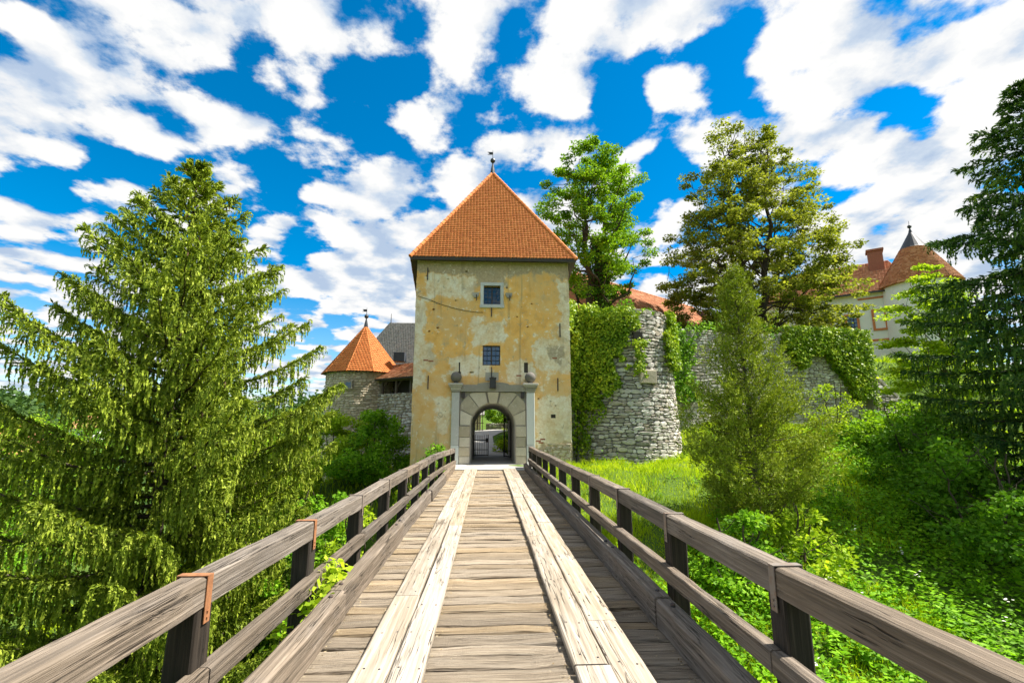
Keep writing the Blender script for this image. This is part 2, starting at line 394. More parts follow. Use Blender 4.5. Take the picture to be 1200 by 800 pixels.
MAT['glass_blue'] = material('blue window glass', glass, col=(.02, .10, .24))
def road(s, b, m):
    p = geo_pos(s); n1 = s.noise(p, 1.2, 5, .6); n2 = s.noise(p, 40, 3, .6)
    c = s.ramp(s.math('ADD', s.math('MULTIPLY', n1, .7), s.math('MULTIPLY', n2, .3)), [(.3, (.26, .25, .235)), (.7, (.40, .385, .36))])
    put(s, b, color=c, rough=.9, normal=s.bump(n2, .5, .01))
MAT['road'] = material('pale gravel road', road)
def slab(s, b, m):
    p = geo_pos(s); n1 = s.noise(p, 3, 5, .6); n2 = s.noise(p, 40, 3, .6)
    put(s, b, color=s.ramp(n1, [(.3, (.46, .44, .40)), (.7, (.62, .60, .55))]), rough=.85, normal=s.bump(s.math('ADD', n1, n2), .4, .008))
MAT['slab'] = material('threshold stone', slab)
def ground(s, b, m):
    p = geo_pos(s); n1 = s.noise(p, .35, 5, .6); n2 = s.noise(p, 6, 5, .7)
    c = s.ramp(s.math('ADD', s.math('MULTIPLY', n1, .5), s.math('MULTIPLY', n2, .5)), [(.35, (.045, .07, .012)), (.5, (.07, .125, .018)), (.68, (.12, .18, .03))])
    put(s, b, color=c, rough=.95, spec=.1, normal=s.bump(n2, .8, .08))
MAT['ground'] = material('grassy ground', ground)
def leaf(s, b, m, cols=((.03, .07, .01), (.07, .14, .02), (.13, .20, .03)), trans=.35, clump=.8, rough=.55, wt=.45):
    r = isl(s); p = geo_pos(s); n1 = s.noise(p, clump, 3, .6)
    f = s.math('ADD', s.math('MULTIPLY', r, 1 - wt), s.math('MULTIPLY', s.lin(n1, .3, .7, 0, 1), wt))
    c = s.ramp(f, [(.08, cols[0]), (.5, cols[1]), (.92, cols[2])])
    put(s, b, color=c, rough=rough, spec=.12)
    tr = s.n('ShaderNodeBsdfTranslucent', {'Color': s.mix(1.0, c, (1.0, 1.0, .45), 'MULTIPLY')})
    mx = s.n('ShaderNodeMixShader', {0: trans, 1: b.outputs[0], 2: tr.outputs[0]})
    s.t.links.new(mx.outputs[0], s.t.nodes['Material Output'].inputs[0])
MAT['spruce'] = material('mature spruce needles', leaf, cols=((.05, .085, .010), (.145, .205, .018), (.28, .345, .035)), trans=.24, clump=1.8, wt=.55)
MAT['spruce_tip'] = material('fresh spruce shoots', leaf, cols=((.19, .27, .02), (.34, .43, .04), (.52, .58, .10)), trans=.3, clump=1.8, wt=.5)
MAT['spruce_dark_tip'] = material('fresh dark spruce shoots', leaf, cols=((.05, .11, .02), (.10, .19, .03), (.20, .30, .05)), trans=.3, clump=.8)
MAT['spruce_dark'] = material('dark spruce needles', leaf, cols=((0.016, 0.05, 0.017), (0.039, 0.101, 0.024), (0.103, 0.187, 0.027)), trans=0.2, clump=.8)
MAT['juniper'] = material('juniper sprays', leaf, cols=((0.092, 0.133, 0.012), (0.219, 0.285, 0.024), (0.401, 0.478, 0.049)), trans=0.25, clump=1.6)
MAT['linden'] = material('linden leaves', leaf, cols=((0.101, 0.125, 0.02), (0.244, 0.293, 0.036), (0.527, 0.547, 0.083)), trans=0.42, clump=.45)
MAT['maple'] = material('bright maple leaves', leaf, cols=((0.167, 0.27, 0.014), (0.374, 0.541, 0.029), (0.674, 0.81, 0.069)), trans=0.5, clump=.5)
MAT['ash'] = material('mid green leaves', leaf, cols=((0.071, 0.158, 0.009), (0.182, 0.353, 0.016), (0.383, 0.576, 0.035)), trans=0.45, clump=.5)
MAT['shrub'] = material('shrub leaves', leaf, cols=((0.071, 0.168, 0.012), (0.172, 0.374, 0.018), (0.365, 0.598, 0.04)), trans=0.45, clump=1.2)
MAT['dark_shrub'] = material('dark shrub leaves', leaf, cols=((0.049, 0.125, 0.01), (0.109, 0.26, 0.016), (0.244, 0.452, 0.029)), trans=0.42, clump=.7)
MAT['cover'] = material('undergrowth leaves', leaf, cols=((0.072, 0.18, 0.008), (0.19, 0.421, 0.013), (0.402, 0.695, 0.027)), trans=0.45, clump=.55, wt=.55)
MAT['ivy'] = material('ivy leaves', leaf, cols=((0.075, 0.163, 0.011), (0.216, 0.348, 0.018), (0.51, 0.61, 0.039)), trans=0.35, clump=1.0, rough=.4)
MAT['grass'] = material('meadow grass', leaf, cols=((0.214, 0.328, 0.009), (0.429, 0.601, 0.013), (0.772, 0.836, 0.034)), trans=0.5, clump=.6)
MAT['far'] = material('distant leaves', leaf, cols=((.03, .075, .02), (.06, .12, .03), (.10, .17, .04)), trans=.3, clump=.15)
MAT['cone'] = material('spruce cones', flat, col=(.26, .15, .09), var=.4, sc=20)
MAT['litter'] = material('dry litter', leaf, cols=((.10, .07, .035), (.30, .22, .11), (.50, .42, .28)), trans=.1, clump=6.0, wt=.1)
MAT['flower'] = material('white flowers', flat, col=(.75, .76, .66), var=.1)
def bark(s, b, m, col=(.10, .08, .06)):
    p = geo_pos(s); n_ = s.noise(s.map(p, (9, 9, 2)), 1.0, 5, .65)
    put(s, b, color=s.ramp(n_, [(.3, tuple(k * .45 for k in col)), (.7, col)]), rough=.95, spec=.1, normal=s.bump(n_, .9, .03))
MAT['bark'] = material('bark', bark)
MAT['bark_grey'] = material('grey bark', bark, col=(.15, .13, .11))
# ---------------------------------------------------------------- ground
def wall_line(x): return 30.0 + (np.asarray(x, dtype=float) - 12.3) * .213       # foot of the curtain wall
def H(x, y):
    x = np.asarray(x, dtype=float); y = np.asarray(y, dtype=float)
    m = np.maximum(smooth(4.5, 21.5, y), smooth(-3.5, -9.0, y))
    zr = -4.6 + 4.6 * m + 1.95 * smooth(7.5, 13.5, x) * smooth(19.5, 28.5, y)
    zr = zr - 3.0 * smooth(16, 30, x) * (1 - smooth(22, 30, y))
    zl = -8.0 + 7.0 * smooth(12, 27, y) * smooth(-24, -7, x) + 7.9 * smooth(-4, -10, y) * smooth(-12, -5, x)
    zl = zl - 4 * smooth(-16, -50, x)
    s_ = smooth(-4.5, -1.5, x)
    z = zl * (1 - s_) + zr * s_
    # ground behind the gate: the lane climbs
    lane = .05 + 1.45 * smooth(31, 46, y)
    bk = smooth(27.5, 30.5, y) * smooth(-7.5, -4.0, x)
    z = z * (1 - bk) + lane * bk
    # terrace inside the walls
    ye = np.where(x < 11, 28.6, wall_line(x) + .6)
    ter = smooth(0, .8, y - ye) * smooth(5.2, 6.0, x) * (1 - smooth(28.2, 29.2, x) * (1 - smooth(33.5, 35.5, y)))
    zt = 6.9 + 2.0 * smooth(38, 60, y)
    z = z * (1 - ter) + zt * ter
    d = np.hypot(x, y)
    hill = smooth(110, 260, d) * (24 + 10 * np.sin(x * .013 + 1.3) + 7 * np.sin(y * .017))
    z = z * (1 - smooth(80, 160, d)) + (-10 + 0 * x) * smooth(80, 160, d) + hill
    z = z + .10 * np.sin(x * 1.3 + .7 * y) * np.sin(y * 1.1 - .4 * x) * (1 - bk) * (1 - smooth(60, 90, d))
    return z
def axis(lo, hi, c0, c1, st):
    a = list(np.arange(c0, c1 + 1e-6, st)); g = st; v = c1
    while v < hi: g *= 1.16; v += g; a.append(v)
    g = st; v = c0; pre = []
    while v > lo: g *= 1.16; v -= g; pre.append(v)
    return np.array(pre[::-1] + a)
gx = axis(-1500, 1500, -26, 34, .5); gy = axis(-600, 2200, -14, 48, .5)
GX, GY = np.meshgrid(gx, gy)
gV = np.stack([GX, GY, H(GX, GY)], -1).reshape(-1, 3)
nx, ny = len(gx), len(gy)
ii = (np.arange(ny - 1)[:, None] * nx + np.arange(nx - 1)[None, :]).ravel()
gF = np.stack([ii, ii + 1, ii + nx + 1, ii + nx], -1)
obj('ground', np_poly_mesh('ground', gV, gF, MAT['ground'], True), kind='structure', label='green banks of the dry moat and the land around it')
# ---------------------------------------------------------------- lane through and behind the gate
lane_c = [(.24, 20.55), (.24, 23), (.24, 27), (.24, 31), (-.1, 34), (-.55, 37), (-.6, 40), (-.1, 43), (1.4, 45.5), (5, 47.2), (10, 48)]
lv = []
for i, (cx, cy) in enumerate(lane_c):
    a = Vector(lane_c[max(i - 1, 0)]); c_ = Vector(lane_c[min(i + 1, len(lane_c) - 1)]); t = (c_ - a).normalized(); nn = Vector((t.y, -t.x))
    hw = 1.6 if cy < 22.7 else (1.06 if cy < 30.8 else (1.0 if cy < 42 else 1.4))
    for k in (-1, -.33, .33, 1):
        p = Vector((cx, cy)) + nn * hw * k
        z = .075 if cy < 31 else float(H(p.x, p.y)) + .05
        lv.append((p.x, p.y, z))
lf = [(i * 4 + k, i * 4 + k + 1, i * 4 + k + 5, i * 4 + k + 4) for i in range(len(lane_c) - 1) for k in range(3)]
obj('road', MB().add(lv, lf).mesh('road'), MAT['road'], kind='structure', label='pale lane running through the gate passage and bending beyond it')
# ---------------------------------------------------------------- timber bridge
bridge = empty('timber_bridge', (0, 7, 0), 'weathered timber bridge with plank deck and railings leading to the gate', 'bridge')
DECK_END = 20.45; DECK_START = -7.0
def board(seed, L, W, T, ch, seg=12, jit=.004, sag=.0, worn=.0):
    """plank along local X with chamfered, slightly uneven edges"""
    g = rng(seed); xs = np.linspace(-L / 2, L / 2, seg + 1); v = []; f = []
    e = g.normal(0, jit, (seg + 1, 4)); e = (e + np.roll(e, 1, 0)) / 1.4; up = g.normal(0, jit * .5, seg + 1)
    for i, x in enumerate(xs):
        w0, w1 = -W / 2 + e[i, 0], W / 2 + e[i, 1]; t = T + up[i]; c0 = ch + abs(e[i, 2]) * worn; c1 = ch + abs(e[i, 3]) * worn
        v += [(x, w0, 0), (x, w1, 0), (x, w1, t - c1), (x, w1 - c1 * 1.4, t), (x, w0 + c0 * 1.4, t), (x, w0, t - c0)]
    for i in range(seg):
        for k in range(6):
            a = i * 6 + k; b_ = i * 6 + (k + 1) % 6
            f.append((a, b_, b_ + 6, a + 6))
    f += [tuple(range(6))[::-1], tuple(seg * 6 + k for k in range(6))]
    return MB().add(v, f)
def place_x(loc, tdir=(1, 0, 0), up=(0, 0, 1)):
    """matrix whose local X is tdir"""
    t = Vector(tdir).normalized(); u_ = Vector(up); s_ = u_.cross(t).normalized(); u_ = t.cross(s_)
    return Matrix.Translation(loc) @ Matrix((t, s_, u_)).transposed().to_4x4()
g = rng(5)
DW = 3.30; DCX = .115
planks = [board(100 + i, DW, 1.0, .07, .012, 14, .012, worn=1.2).mesh('deck_plank') for i in range(10)]
y = DECK_START; i = 0
while y < DECK_END - .05:
    wd = min(float(g.uniform(.14, .26)), DECK_END - y)
    gap = float(g.choice([.006, .010, .016, .026]))
    if abs(y - 4.12) < .14: gap = .05
    M = Matrix.Translation((DCX + g.normal(0, .012), y + wd / 2, -.07 + g.normal(0, .005))) @ Matrix.Rotation(g.normal(0, .004), 4, 'Z') @ Matrix.Rotation(g.normal(0, .012), 4, 'X') @ Matrix.Diagonal((g.choice([-1, 1]), wd - gap, 1, 1))
    obj('deck_plank', planks[i % 10], MAT['deck'], bridge, M); y += wd; i += 1
# runner boards, two abreast on each side
for (xa, xb, seed) in ((-.955, -.70, 1), (-.692, -.445, 2), (.655, .915, 3), (.925, 1.185, 4)):
    g = rng(60 + seed); y = DECK_START + g.uniform(.2, 1.4)
    brk = {1: [5.35, 9.5, 14.0], 2: [8.9, 13.4, 17.6], 3: [3.82, 8.0, 12.2, 16.2], 4: [4.62, 9.1, 12.9, 16.9]}[seed]
    ys = [-6.5, -3.0, .6] + brk + [DECK_END - .02]
    for a, b_ in zip(ys[:-1], ys[1:]):
        L = b_ - a - .012; cx = (xa + xb) / 2 + g.normal(0, .006)
        M = place_x((cx, (a + b_) / 2, .008 + g.uniform(0, .008)), (g.normal(0, .0012), 1, 0))
        o = obj('runner_board', board(int(g.integers(1e6)), L, xb - xa + g.normal(0, .006), .055, .007, 16, .003, worn=.6).mesh('runner_board'), MAT['runner'], bridge, M)
        nb = MB()
        for yy in np.arange(-L / 2 + .12, L / 2, .62):
            for sx in (-.07, .06):
                nb.lathe((yy + g.normal(0, .02), sx + g.normal(0, .012), .055), [(.009, -.01), (.009, .003), (.0005, .004)], 6)
        nb.build('nail_heads', MAT['iron'], o, M, kind='stuff')
# loose board across the far end
obj('loose_batten', board(77, .92, .11, .035, .006, 6).mesh('loose_batten'), MAT['runner'], bridge, Matrix.Translation((-.02, 17.6, .003)))
# railings
SP = 1.81
def rail_side(side):
    g = rng(300 + side)
    xin = 1.80 if side > 0 else -1.71
    kin = 1.546 if side > 0 else -1.36
    z_top = .945 if side > 0 else .885
    z_mid = .455 if side > 0 else .385
    first = 3.08 if side > 0 else 3.20
    ys = [first + SP * k for k in range(-5, 10)] + [21.15]
    ys = [q for q in ys if q < 20.2] + [21.0]
    def shift(yy):                                    # the left railing bends in towards the gate
        return float(smooth(15.5, 21.5, yy)) * (.30 if side < 0 else -.0)
    def bowz(yy): return .012 * math.sin(yy * .9 + side)
    for k, yy in enumerate(ys):
        sx = shift(yy); xo = xin + sx
        pw = .165; px0 = xo + (.004 if side > 0 else -.004 - pw)
        hgt = z_top - .165 + 1.0
        M = place_x((px0 + pw / 2, yy, -1.0), (0, 0, 1), (0, 1, 0))
        # local X up; cross-section pw wide
        P = board(int(g.integers(1e6)), hgt, pw, .16, .010, 5, .003)
        M = Matrix.Translation((px0 + pw / 2, yy + .08, -1.0 + hgt / 2)) @ Matrix.Rotation(-math.pi / 2, 4, 'Y') @ Matrix.Rotation(math.pi / 2, 4, 'X') @ Matrix.Rotation(g.normal(0, .006), 4, 'Y')
        post = obj('post', P.mesh('post'), MAT['post'], bridge, M)
        # strap over the joint of the top rail
        zt = z_top + bowz(yy) + .002; x0, x1 = xo - .006 * side, xo + .172 * side
        st = MB(); wS = .030; t = .006; yc = yy
        lo, hi = min(x0, x1), max(x0, x1)
        st.box(lo - t, hi + t, yc - wS, yc + wS, zt + .002, zt + .002 + t)
        st.box(lo - t, lo, yc - wS, yc + wS, zt - .265, zt + .002)
        st.box(hi, hi + t, yc - wS, yc + wS, zt - .265, zt + .002)
        bx = lo - t if side > 0 else hi + t
        for zz in (-.235, -.20):
            st.tube([(bx, yc, zt + zz), (bx - .008 * side, yc, zt + zz)], .008, 6)
        st.build('strap', MAT['rust'] if (side < 0 and k in (5, 6)) else MAT['steel'], bridge)
    yb = [DECK_START] + ys if ys[0] > DECK_START + .5 else ys
    for a, b_ in zip(yb[:-1], yb[1:]):
        pa = Vector((xin + shift(a) + .083 * side, a, z_top - .168 + bowz(a))); pb = Vector((xin + shift(b_) + .083 * side, b_, z_top - .168 + bowz(b_)))
        d = pb - pa; L = d.length - .006
        if b_ > 20.9: L += .12
        obj('top_rail', board(int(g.integers(1e6)), L, .166, .168, .010, 14, .0022, worn=.7).mesh('top_rail'), MAT['rail'], bridge, place_x((pa + pb) / 2, d))
    # middle rail: long timbers let into the posts on the deck side
    mids = yb[::2] + ([yb[-1]] if (len(yb) - 1) % 2 else [])
    for a, b_ in zip(mids[:-1], mids[1:]):
        xm = xin - .012 * side
        pa = Vector((xm + shift(a), a, z_mid - .13 + g.normal(0, .008))); pb = Vector((xm + shift(b_), b_, z_mid - .13 + g.normal(0, .008)))
        d = pb - pa
        obj('middle_rail', board(int(g.integers(1e6)), d.length - .006, .10, .13, .009, 22, .0025, worn=.7).mesh('middle_rail'), MAT['rail'], bridge, place_x((pa + pb) / 2, d))
    # kerb beams along the deck edge, lapped end to end
    kb = [DECK_START, -3.4, .9, 4.95 if side < 0 else 4.6, 8.2 if side < 0 else 6.6, 12.1, 16.0, 20.9]
    for j, (a, b_) in enumerate(zip(kb[:-1], kb[1:])):
        kw = .165; dxk = g.normal(0, .008)
        xk = kin + side * kw / 2 + dxk
        o = obj('kerb_beam', board(int(g.integers(1e6)), b_ - a - .01, kw, .255 + g.normal(0, .008), .018, 20, .0035, worn=1.0).mesh('kerb_beam'), MAT['rail'], bridge, place_x((xk, (a + b_) / 2, .004), (0, 1, 0)))
        for yy in (a + .16, b_ - .2):
            MB().lathe((xk, yy, .258), [(.022, -.02), (.022, .010), (.015, .018), (.001, .020)], 8).build('bolt', MAT['iron'], o)
for side in (-1, 1): rail_side(side)
# dry litter caught along the boards and kerbs
g = rng(71); n = 1800
ed = g.choice([-1.33, -.43, .63, 1.20, 1.52, -.98], n, p=[.15, .12, .28, .12, .25, .08]); xx = ed + np.where(ed < 0, 1, 1) * np.where(np.isin(ed, [.63, 1.52, -.98]), -1, 1) * g.exponential(.035, n)
yy = g.uniform(2.0, DECK_END, n); yy = np.where(g.random(n) < .55, 2 + (yy - 2) * .45, yy)
a_ = g.uniform(0, 6.28, n); ll = g.uniform(.004, .016, n); c_ = np.stack([xx, yy, np.full(n, .012) + g.random(n) * .008], 1)
d_ = np.stack([np.cos(a_), np.sin(a_), g.normal(0, .15, n)], 1) * ll[:, None]; s2 = np.stack([-np.sin(a_), np.cos(a_), g.normal(0, .3, n)], 1) * (ll * g.uniform(.15, .6, n))[:, None]
obj('dry_litter', np_mesh('dry_litter', np.stack([c_ - d_, c_ + s2, c_ + d_, c_ - s2], 1), 4, MAT['litter']), None, bridge, kind='stuff')
# beams and trestles that carry the deck
for xb in (-1.25, -.4, .5, 1.4):
    obj('stringer', board(900 + int(xb * 10), DECK_END - DECK_START, .26, .34, .02, 8, .003).mesh('stringer'), MAT['post'], bridge, place_x((xb, (DECK_START + DECK_END) / 2, -.415), (0, 1, 0)))
for yt in (-2.5, 4.0, 10.5, 16.5):
    obj('cap_beam', board(950, 4.0, .3, .3, .02, 4).mesh('cap_beam'), MAT['post'], bridge, Matrix.Translation((.1, yt, -.72)))
    for xt in (-1.5, .1, 1.7):
        zb = float(H(xt, yt)) - .3
        MB().box(xt - .14, xt + .14, yt - .14, yt + .14, zb, -.722).build('trestle_leg', MAT['post'], bridge)
# stone threshold between deck and gate
MB().bevbox(-1.72, 2.22, 20.47, 22.75, -.35, .07, .03).build('threshold_slab', MAT['slab'], label='pale stone threshold slab between bridge deck and gate arch', cat='threshold')
# ---------------------------------------------------------------- masonry helpers
def stone_variant(seed, n=8, back=True):
    g = rng(seed); v = []; f = []
    an = np.linspace(0, 2 * np.pi, n, endpoint=False) + np.pi / n + g.normal(0, .16, n)
    cx, sx = np.cos(an), np.sin(an); pw = 9.0
    r_ = (np.abs(cx) ** pw + np.abs(sx) ** pw) ** (-1 / pw) * g.uniform(.84, 1.05, n) * .5
    ring = np.stack([cx * r_, sx * r_], -1)
    lay = [(-.5, 1.0), (.30, 1.0), (.5, .91)] if back else [(-.2, 1.0), (.5, .92)]
    off = g.normal(0, .03, 2)
    for li, (d, s_) in enumerate(lay):
        for k in range(n):
            p = ring[k] * s_ + (off if li == len(lay) - 1 else 0)
            v.append((p[0], -(d + (g.normal(0, .07) if li == len(lay) - 1 else 0)), p[1]))     # -Y is outwards
    for l in range(len(lay) - 1):
        f += [(l * n + k, l * n + (k + 1) % n, (l + 1) * n + (k + 1) % n, (l + 1) * n + k) for k in range(n)]
    cv = len(v); t = (len(lay) - 1) * n
    v.append((off[0], -.56, off[1])); f += [(t + k, t + (k + 1) % n, cv) for k in range(n)]
    return v, f
SV = [stone_variant(700 + i) for i in range(12)]
SVM = {}
def stone_mesh(i, mat):
    k = (i, mat.name)
    if k not in SVM: SVM[k] = MB().add(*SV[i]).mesh('stone'); SVM[k].materials.append(mat)
    return SVM[k]
SVS = [stone_variant(800 + i, 6, False) for i in range(10)]
def course_stones(u0, u1, v0, v1, wr, hr, seed, gap=.03):
    """rough courses: list of (u, v, w, h)"""
    g = rng(seed); out = []; v = v0; ph = g.uniform(0, 6, 3)
    def wob(u, v): return .07 * math.sin(u * .9 + v * .7 + ph[0]) + .04 * math.sin(u * 2.3 - v * 1.7 + ph[1])
    while v < v1 - .04:
        h = min(float(g.uniform(*hr)), v1 - v); u = u0 - g.uniform(0, wr[1])
        while u < u1:
            wd = float(g.uniform(*wr)) * (1.0 + .6 * (g.random() < .12)); a = max(u, u0); b_ = min(u + wd, u1)
            if b_ - a > .08:
                um = (a + b_) / 2; vw = v + wob(um, v) * min(1, (v - v0) / .6, (v1 - v - h) / .6 + .0) if v1 - v > h else v
                if g.random() < .22 and h > .2:
                    k = g.uniform(.38, .62); out += [(um, vw + h * k / 2, b_ - a - gap, h * k - gap), (um + g.normal(0, .02), vw + h * (1 + k) / 2, (b_ - a) * g.uniform(.8, 1) - gap, h * (1 - k) - gap)]
                else: out.append((um, vw + h / 2 + g.normal(0, .015), b_ - a - gap, h * g.uniform(.86, 1.10) - gap))
            u += wd
        v += h
    return out
def lay_stones(items, frame, depth, mat, parent, seed, nparts=300, hidden=None):
    """items (u,v,w,h); frame(u,v)->(point, along, outward, up); the largest in view become parts, the rest one part"""
    g = rng(seed); rec = []
    for (u, v, wd, h) in items:
        p, t, n_, up = frame(u, v); d = depth * g.uniform(.75, 1.35)
        rot = g.normal(0, .035)
        t2 = t * math.cos(rot) + up * math.sin(rot); u2 = up * math.cos(rot) - t * math.sin(rot)
        M = Matrix(((*(t2 * wd), 0), (*(-n_ * d), 0), (*(u2 * h), 0), (0, 0, 0, 1))).transposed()
        M.translation = p
        q = np.array(p); view = _c - q; dist = np.linalg.norm(view); fac = max(0., float(np.dot(view / dist, np.array(n_))))
        sc = wd * h * fac / dist ** 2
        px_, py_ = pix(q)
        if hidden and hidden(px_, py_, p): sc *= .02
        rec.append((sc, M))
    rec.sort(key=lambda k: -k[0])
    for sc, M in rec[:nparts]: obj('stone', stone_mesh(int(g.integers(12)), mat), None, parent, M)
    if len(rec) > nparts:
        V = []; F = []
        mb = MB()
        for sc, M in rec[nparts:]:
            v, f = SVS[int(g.integers(10))]
            A = np.array(M); P = np.array(v) @ A[:3, :3].T + A[:3, 3]
            mb.add(P.tolist(), f)
        mb.build('stones', mat, parent, kind='stuff')
def tile_face(a, b, c, d, rows, wt, th=.035, lift=.03, seed=0, rnd=.35, gap=.006):
    """clay tiles laid on the quad a-b (eave) c-d (top, c above a); returns quads (n*k,3) of a mesh"""
    g = rng(seed); a, b, c, d = (np.array(p, dtype=float) for p in (a, b, c, d))
    n_ = np.cross(b - a, (c + d) / 2 - (a + b) / 2); n_ /= np.linalg.norm(n_)
    if n_[2] < 0: n_ = -n_
    Q = []
    for r_ in range(rows):
        f0 = r_ / rows; f1 = min((r_ + 1.35) / rows, 1.0)
        L0 = a + (c - a) * f0; R0 = b + (d - b) * f0; L1 = a + (c - a) * f1; R1 = b + (d - b) * f1
        wd = np.linalg.norm(R0 - L0)
        if wd < wt * .3: break
        e = (R0 - L0) / wd; up = ((L1 + R1) - (L0 + R0)) / 2
        up_l = np.linalg.norm(up); upn = up / max(up_l, 1e-6)
        k0 = -wt / 2 if r_ % 2 else 0.0
        xs = np.arange(k0, wd, wt)
        # side limits on the row: lines L0->L1, R0->R1
        lx1 = np.dot(L1 - L0, e); rx1 = np.dot(R1 - L0, e)
        for x in xs:
            x0 = max(x + gap, 0.); x1 = min(x + wt - gap, wd)
            if x1 - x0 < .02: continue
            y0 = max(min(x0, rx1), lx1) if True else x0; y1 = max(min(x1, rx1), lx1)
            j = g.normal(0, .006) ; lf = lift * g.uniform(.8, 1.2); ro = .035 * (1 if x1 - x0 > wt * .6 else 0)
            b0 = L0 + e * x0 + n_ * (lf + th) + upn * (j + ro); b1 = L0 + e * x1 + n_ * (lf + th) + upn * (j + ro)
            bm = L0 + e * (x0 + x1) / 2 + n_ * (lf + th) + upn * (j - ro * .4)
            t0 = L0 + e * y0 + up + n_ * th * .35; t1 = L0 + e * y1 + up + n_ * th * .35
            o_ = n_ * th
            Q += [b0, bm, (t0 + t1) / 2, t0, bm, b1, t1, (t0 + t1) / 2,
                  b0 - o_, bm - o_, bm, b0, bm - o_, b1 - o_, b1, bm]
    return np.array(Q)
def merge_islands(Q):
    """4 quads (16 points) to a tile: weld so that each tile is one island"""
    T = Q.reshape(-1, 16, 3); n = len(T)
    sel = [0, 1, 2, 3, 5, 6, 8, 9, 13]
    V = T[:, sel, :].reshape(-1, 3)
    f = np.array([(0, 1, 2, 3), (1, 4, 5, 2), (6, 7, 1, 0), (7, 8, 4, 1)])
    F = (f[None] + (np.arange(n) * 9)[:, None, None]).reshape(-1, 4)
    return V, F
def tiles(name, quads, mat, parent, rows, wt, seed=0, **k):
    Q = np.concatenate([tile_face(*q, rows, wt, seed=seed + i, **k) for i, q in enumerate(quads)])
    V, F = merge_islands(Q)
    return obj(name, np_poly_mesh(name, V, F, mat), None, parent, kind='stuff')
def hip_caps(name, a, b, mat, parent, r=.11, step=.33):
    a, b = Vector(a), Vector(b); d = b - a; n_ = max(2, int(d.length / step)); mb = MB()
    for i in range(n_):
        p = a + d * (i / n_); q = a + d * ((i + 1.25) / n_)
        if i == n_ - 1: q = b
        mb.tube([p, q], [r, r * .8], 7)
    return mb.build(name, mat, parent, kind='stuff')
def vane(parent, base, h, s=1.0, flag=True):
    x, y, z = base
    mb = MB(); mb.lathe(base, [(.16 * s, -.15), (.13 * s, .1), (.05 * s, .35 * h), (.035 * s, .5 * h)], 8)
    mb.tube([(x, y, z + .4 * h), (x, y, z + h)], [.035 * s, .012 * s], 6)
    f = mb.build('finial', MAT['cap'], parent)
    MB().sphere((x, y, z + .52 * h), .16 * s, 10, 6).build('finial_ball', MAT['cap'], f)
    if flag:
        m = MB(); zz = z + .80 * h
        m.prism([(x - .34 * s, zz - .02), (x - .20 * s, zz + .06 * s), (x - .34 * s, zz + .16 * s), (x + .02, zz + .16 * s), (x + .02, zz - .02)], y - .01, y + .01)
        m.build('vane', MAT['cap'], f)
# ---------------------------------------------------------------- gate tower
TX0, TX1, TY0, TY1, TZ = -3.64, 4.05, 22.9, 30.6, 10.15
GC, GH, GS = .24, 1.09, 1.86              # gate axis, half width, springing height
tower = empty('gate_tower', ((TX0 + TX1) / 2, (TY0 + TY1) / 2, -.2), 'square gate tower of peeling ochre plaster with red pyramid roof', 'tower')
pts = [(TX0, -3.0), (TX0, TZ), (TX1, TZ), (TX1, -3.0), (GC + GH, -3.0)]
pts += [(GC + GH * math.cos(t), GS + GH * math.sin(t)) for t in np.linspace(0, math.pi, 25)]
pts += [(GC - GH, -3.0)]
FL, FRt = .80, .35                         # the side walls splay outwards towards the back
bm_ = MB().prism(pts, TY0, TY1)
bm_.v = [(x - FL if (y_ > TY1 - .1 and abs(x - TX0) < .01) else x + FRt if (y_ > TY1 - .1 and abs(x - TX1) < .01) else x, y_, z) for x, y_, z in bm_.v]
body = bpy.data.objects.new('wall_cut', bm_.mesh('wall_cut')); COL.objects.link(body)
cuts = MB(); W1 = (-.27, .57, 7.83, 8.82); W2 = (-.29, .58, 4.77, 5.76)
for (x0, x1, z0, z1) in (W1, W2): cuts.box(x0, x1, TY0 - .3, TY0 + .55, z0, z1)
holes = [(1.75, 1.95, 4.42, 4.92), (-1.45, -1.38, 4.45, 4.92), (-1.49, -1.34, 4.33, 4.46), (-.92, -.72, 4.38, 4.47), (3.05, 3.28, 2.22, 2.40)]
gg = rng(8)
for (px_, py_) in ((502, 318), (508, 362.5), (534, 352), (503, 388), (513, 384), (606, 371), (623, 356), (618.5, 383), (525, 327), (631, 467), (645, 470), (651, 475), (633, 507), (500, 323), (546.5, 318), (594, 337)):
    p = at(px_, py_, TY0); r_ = gg.uniform(.03, .06); holes.append((p.x - r_, p.x + r_, p.z - r_ * .8, p.z + r_ * .8))
for (x0, x1, z0, z1) in holes: cuts.box(x0, x1, TY0 - .3, TY0 + .16, z0, z1)
cut = bpy.data.objects.new('cutter', cuts.mesh('cutter')); COL.objects.link(cut)
bo = body.modifiers.new('b', 'BOOLEAN'); bo.object = cut; bo.operation = 'DIFFERENCE'; bo.solver = 'EXACT'; bo.use_self = True
dg = bpy.context.evaluated_depsgraph_get()
wm = bpy.data.meshes.new_from_object(body.evaluated_get(dg)); wm.name = 'wall'
bpy.data.objects.remove(body); bpy.data.objects.remove(cut)
wm.materials.clear()
obj('wall', wm, MAT['plaster'], tower)
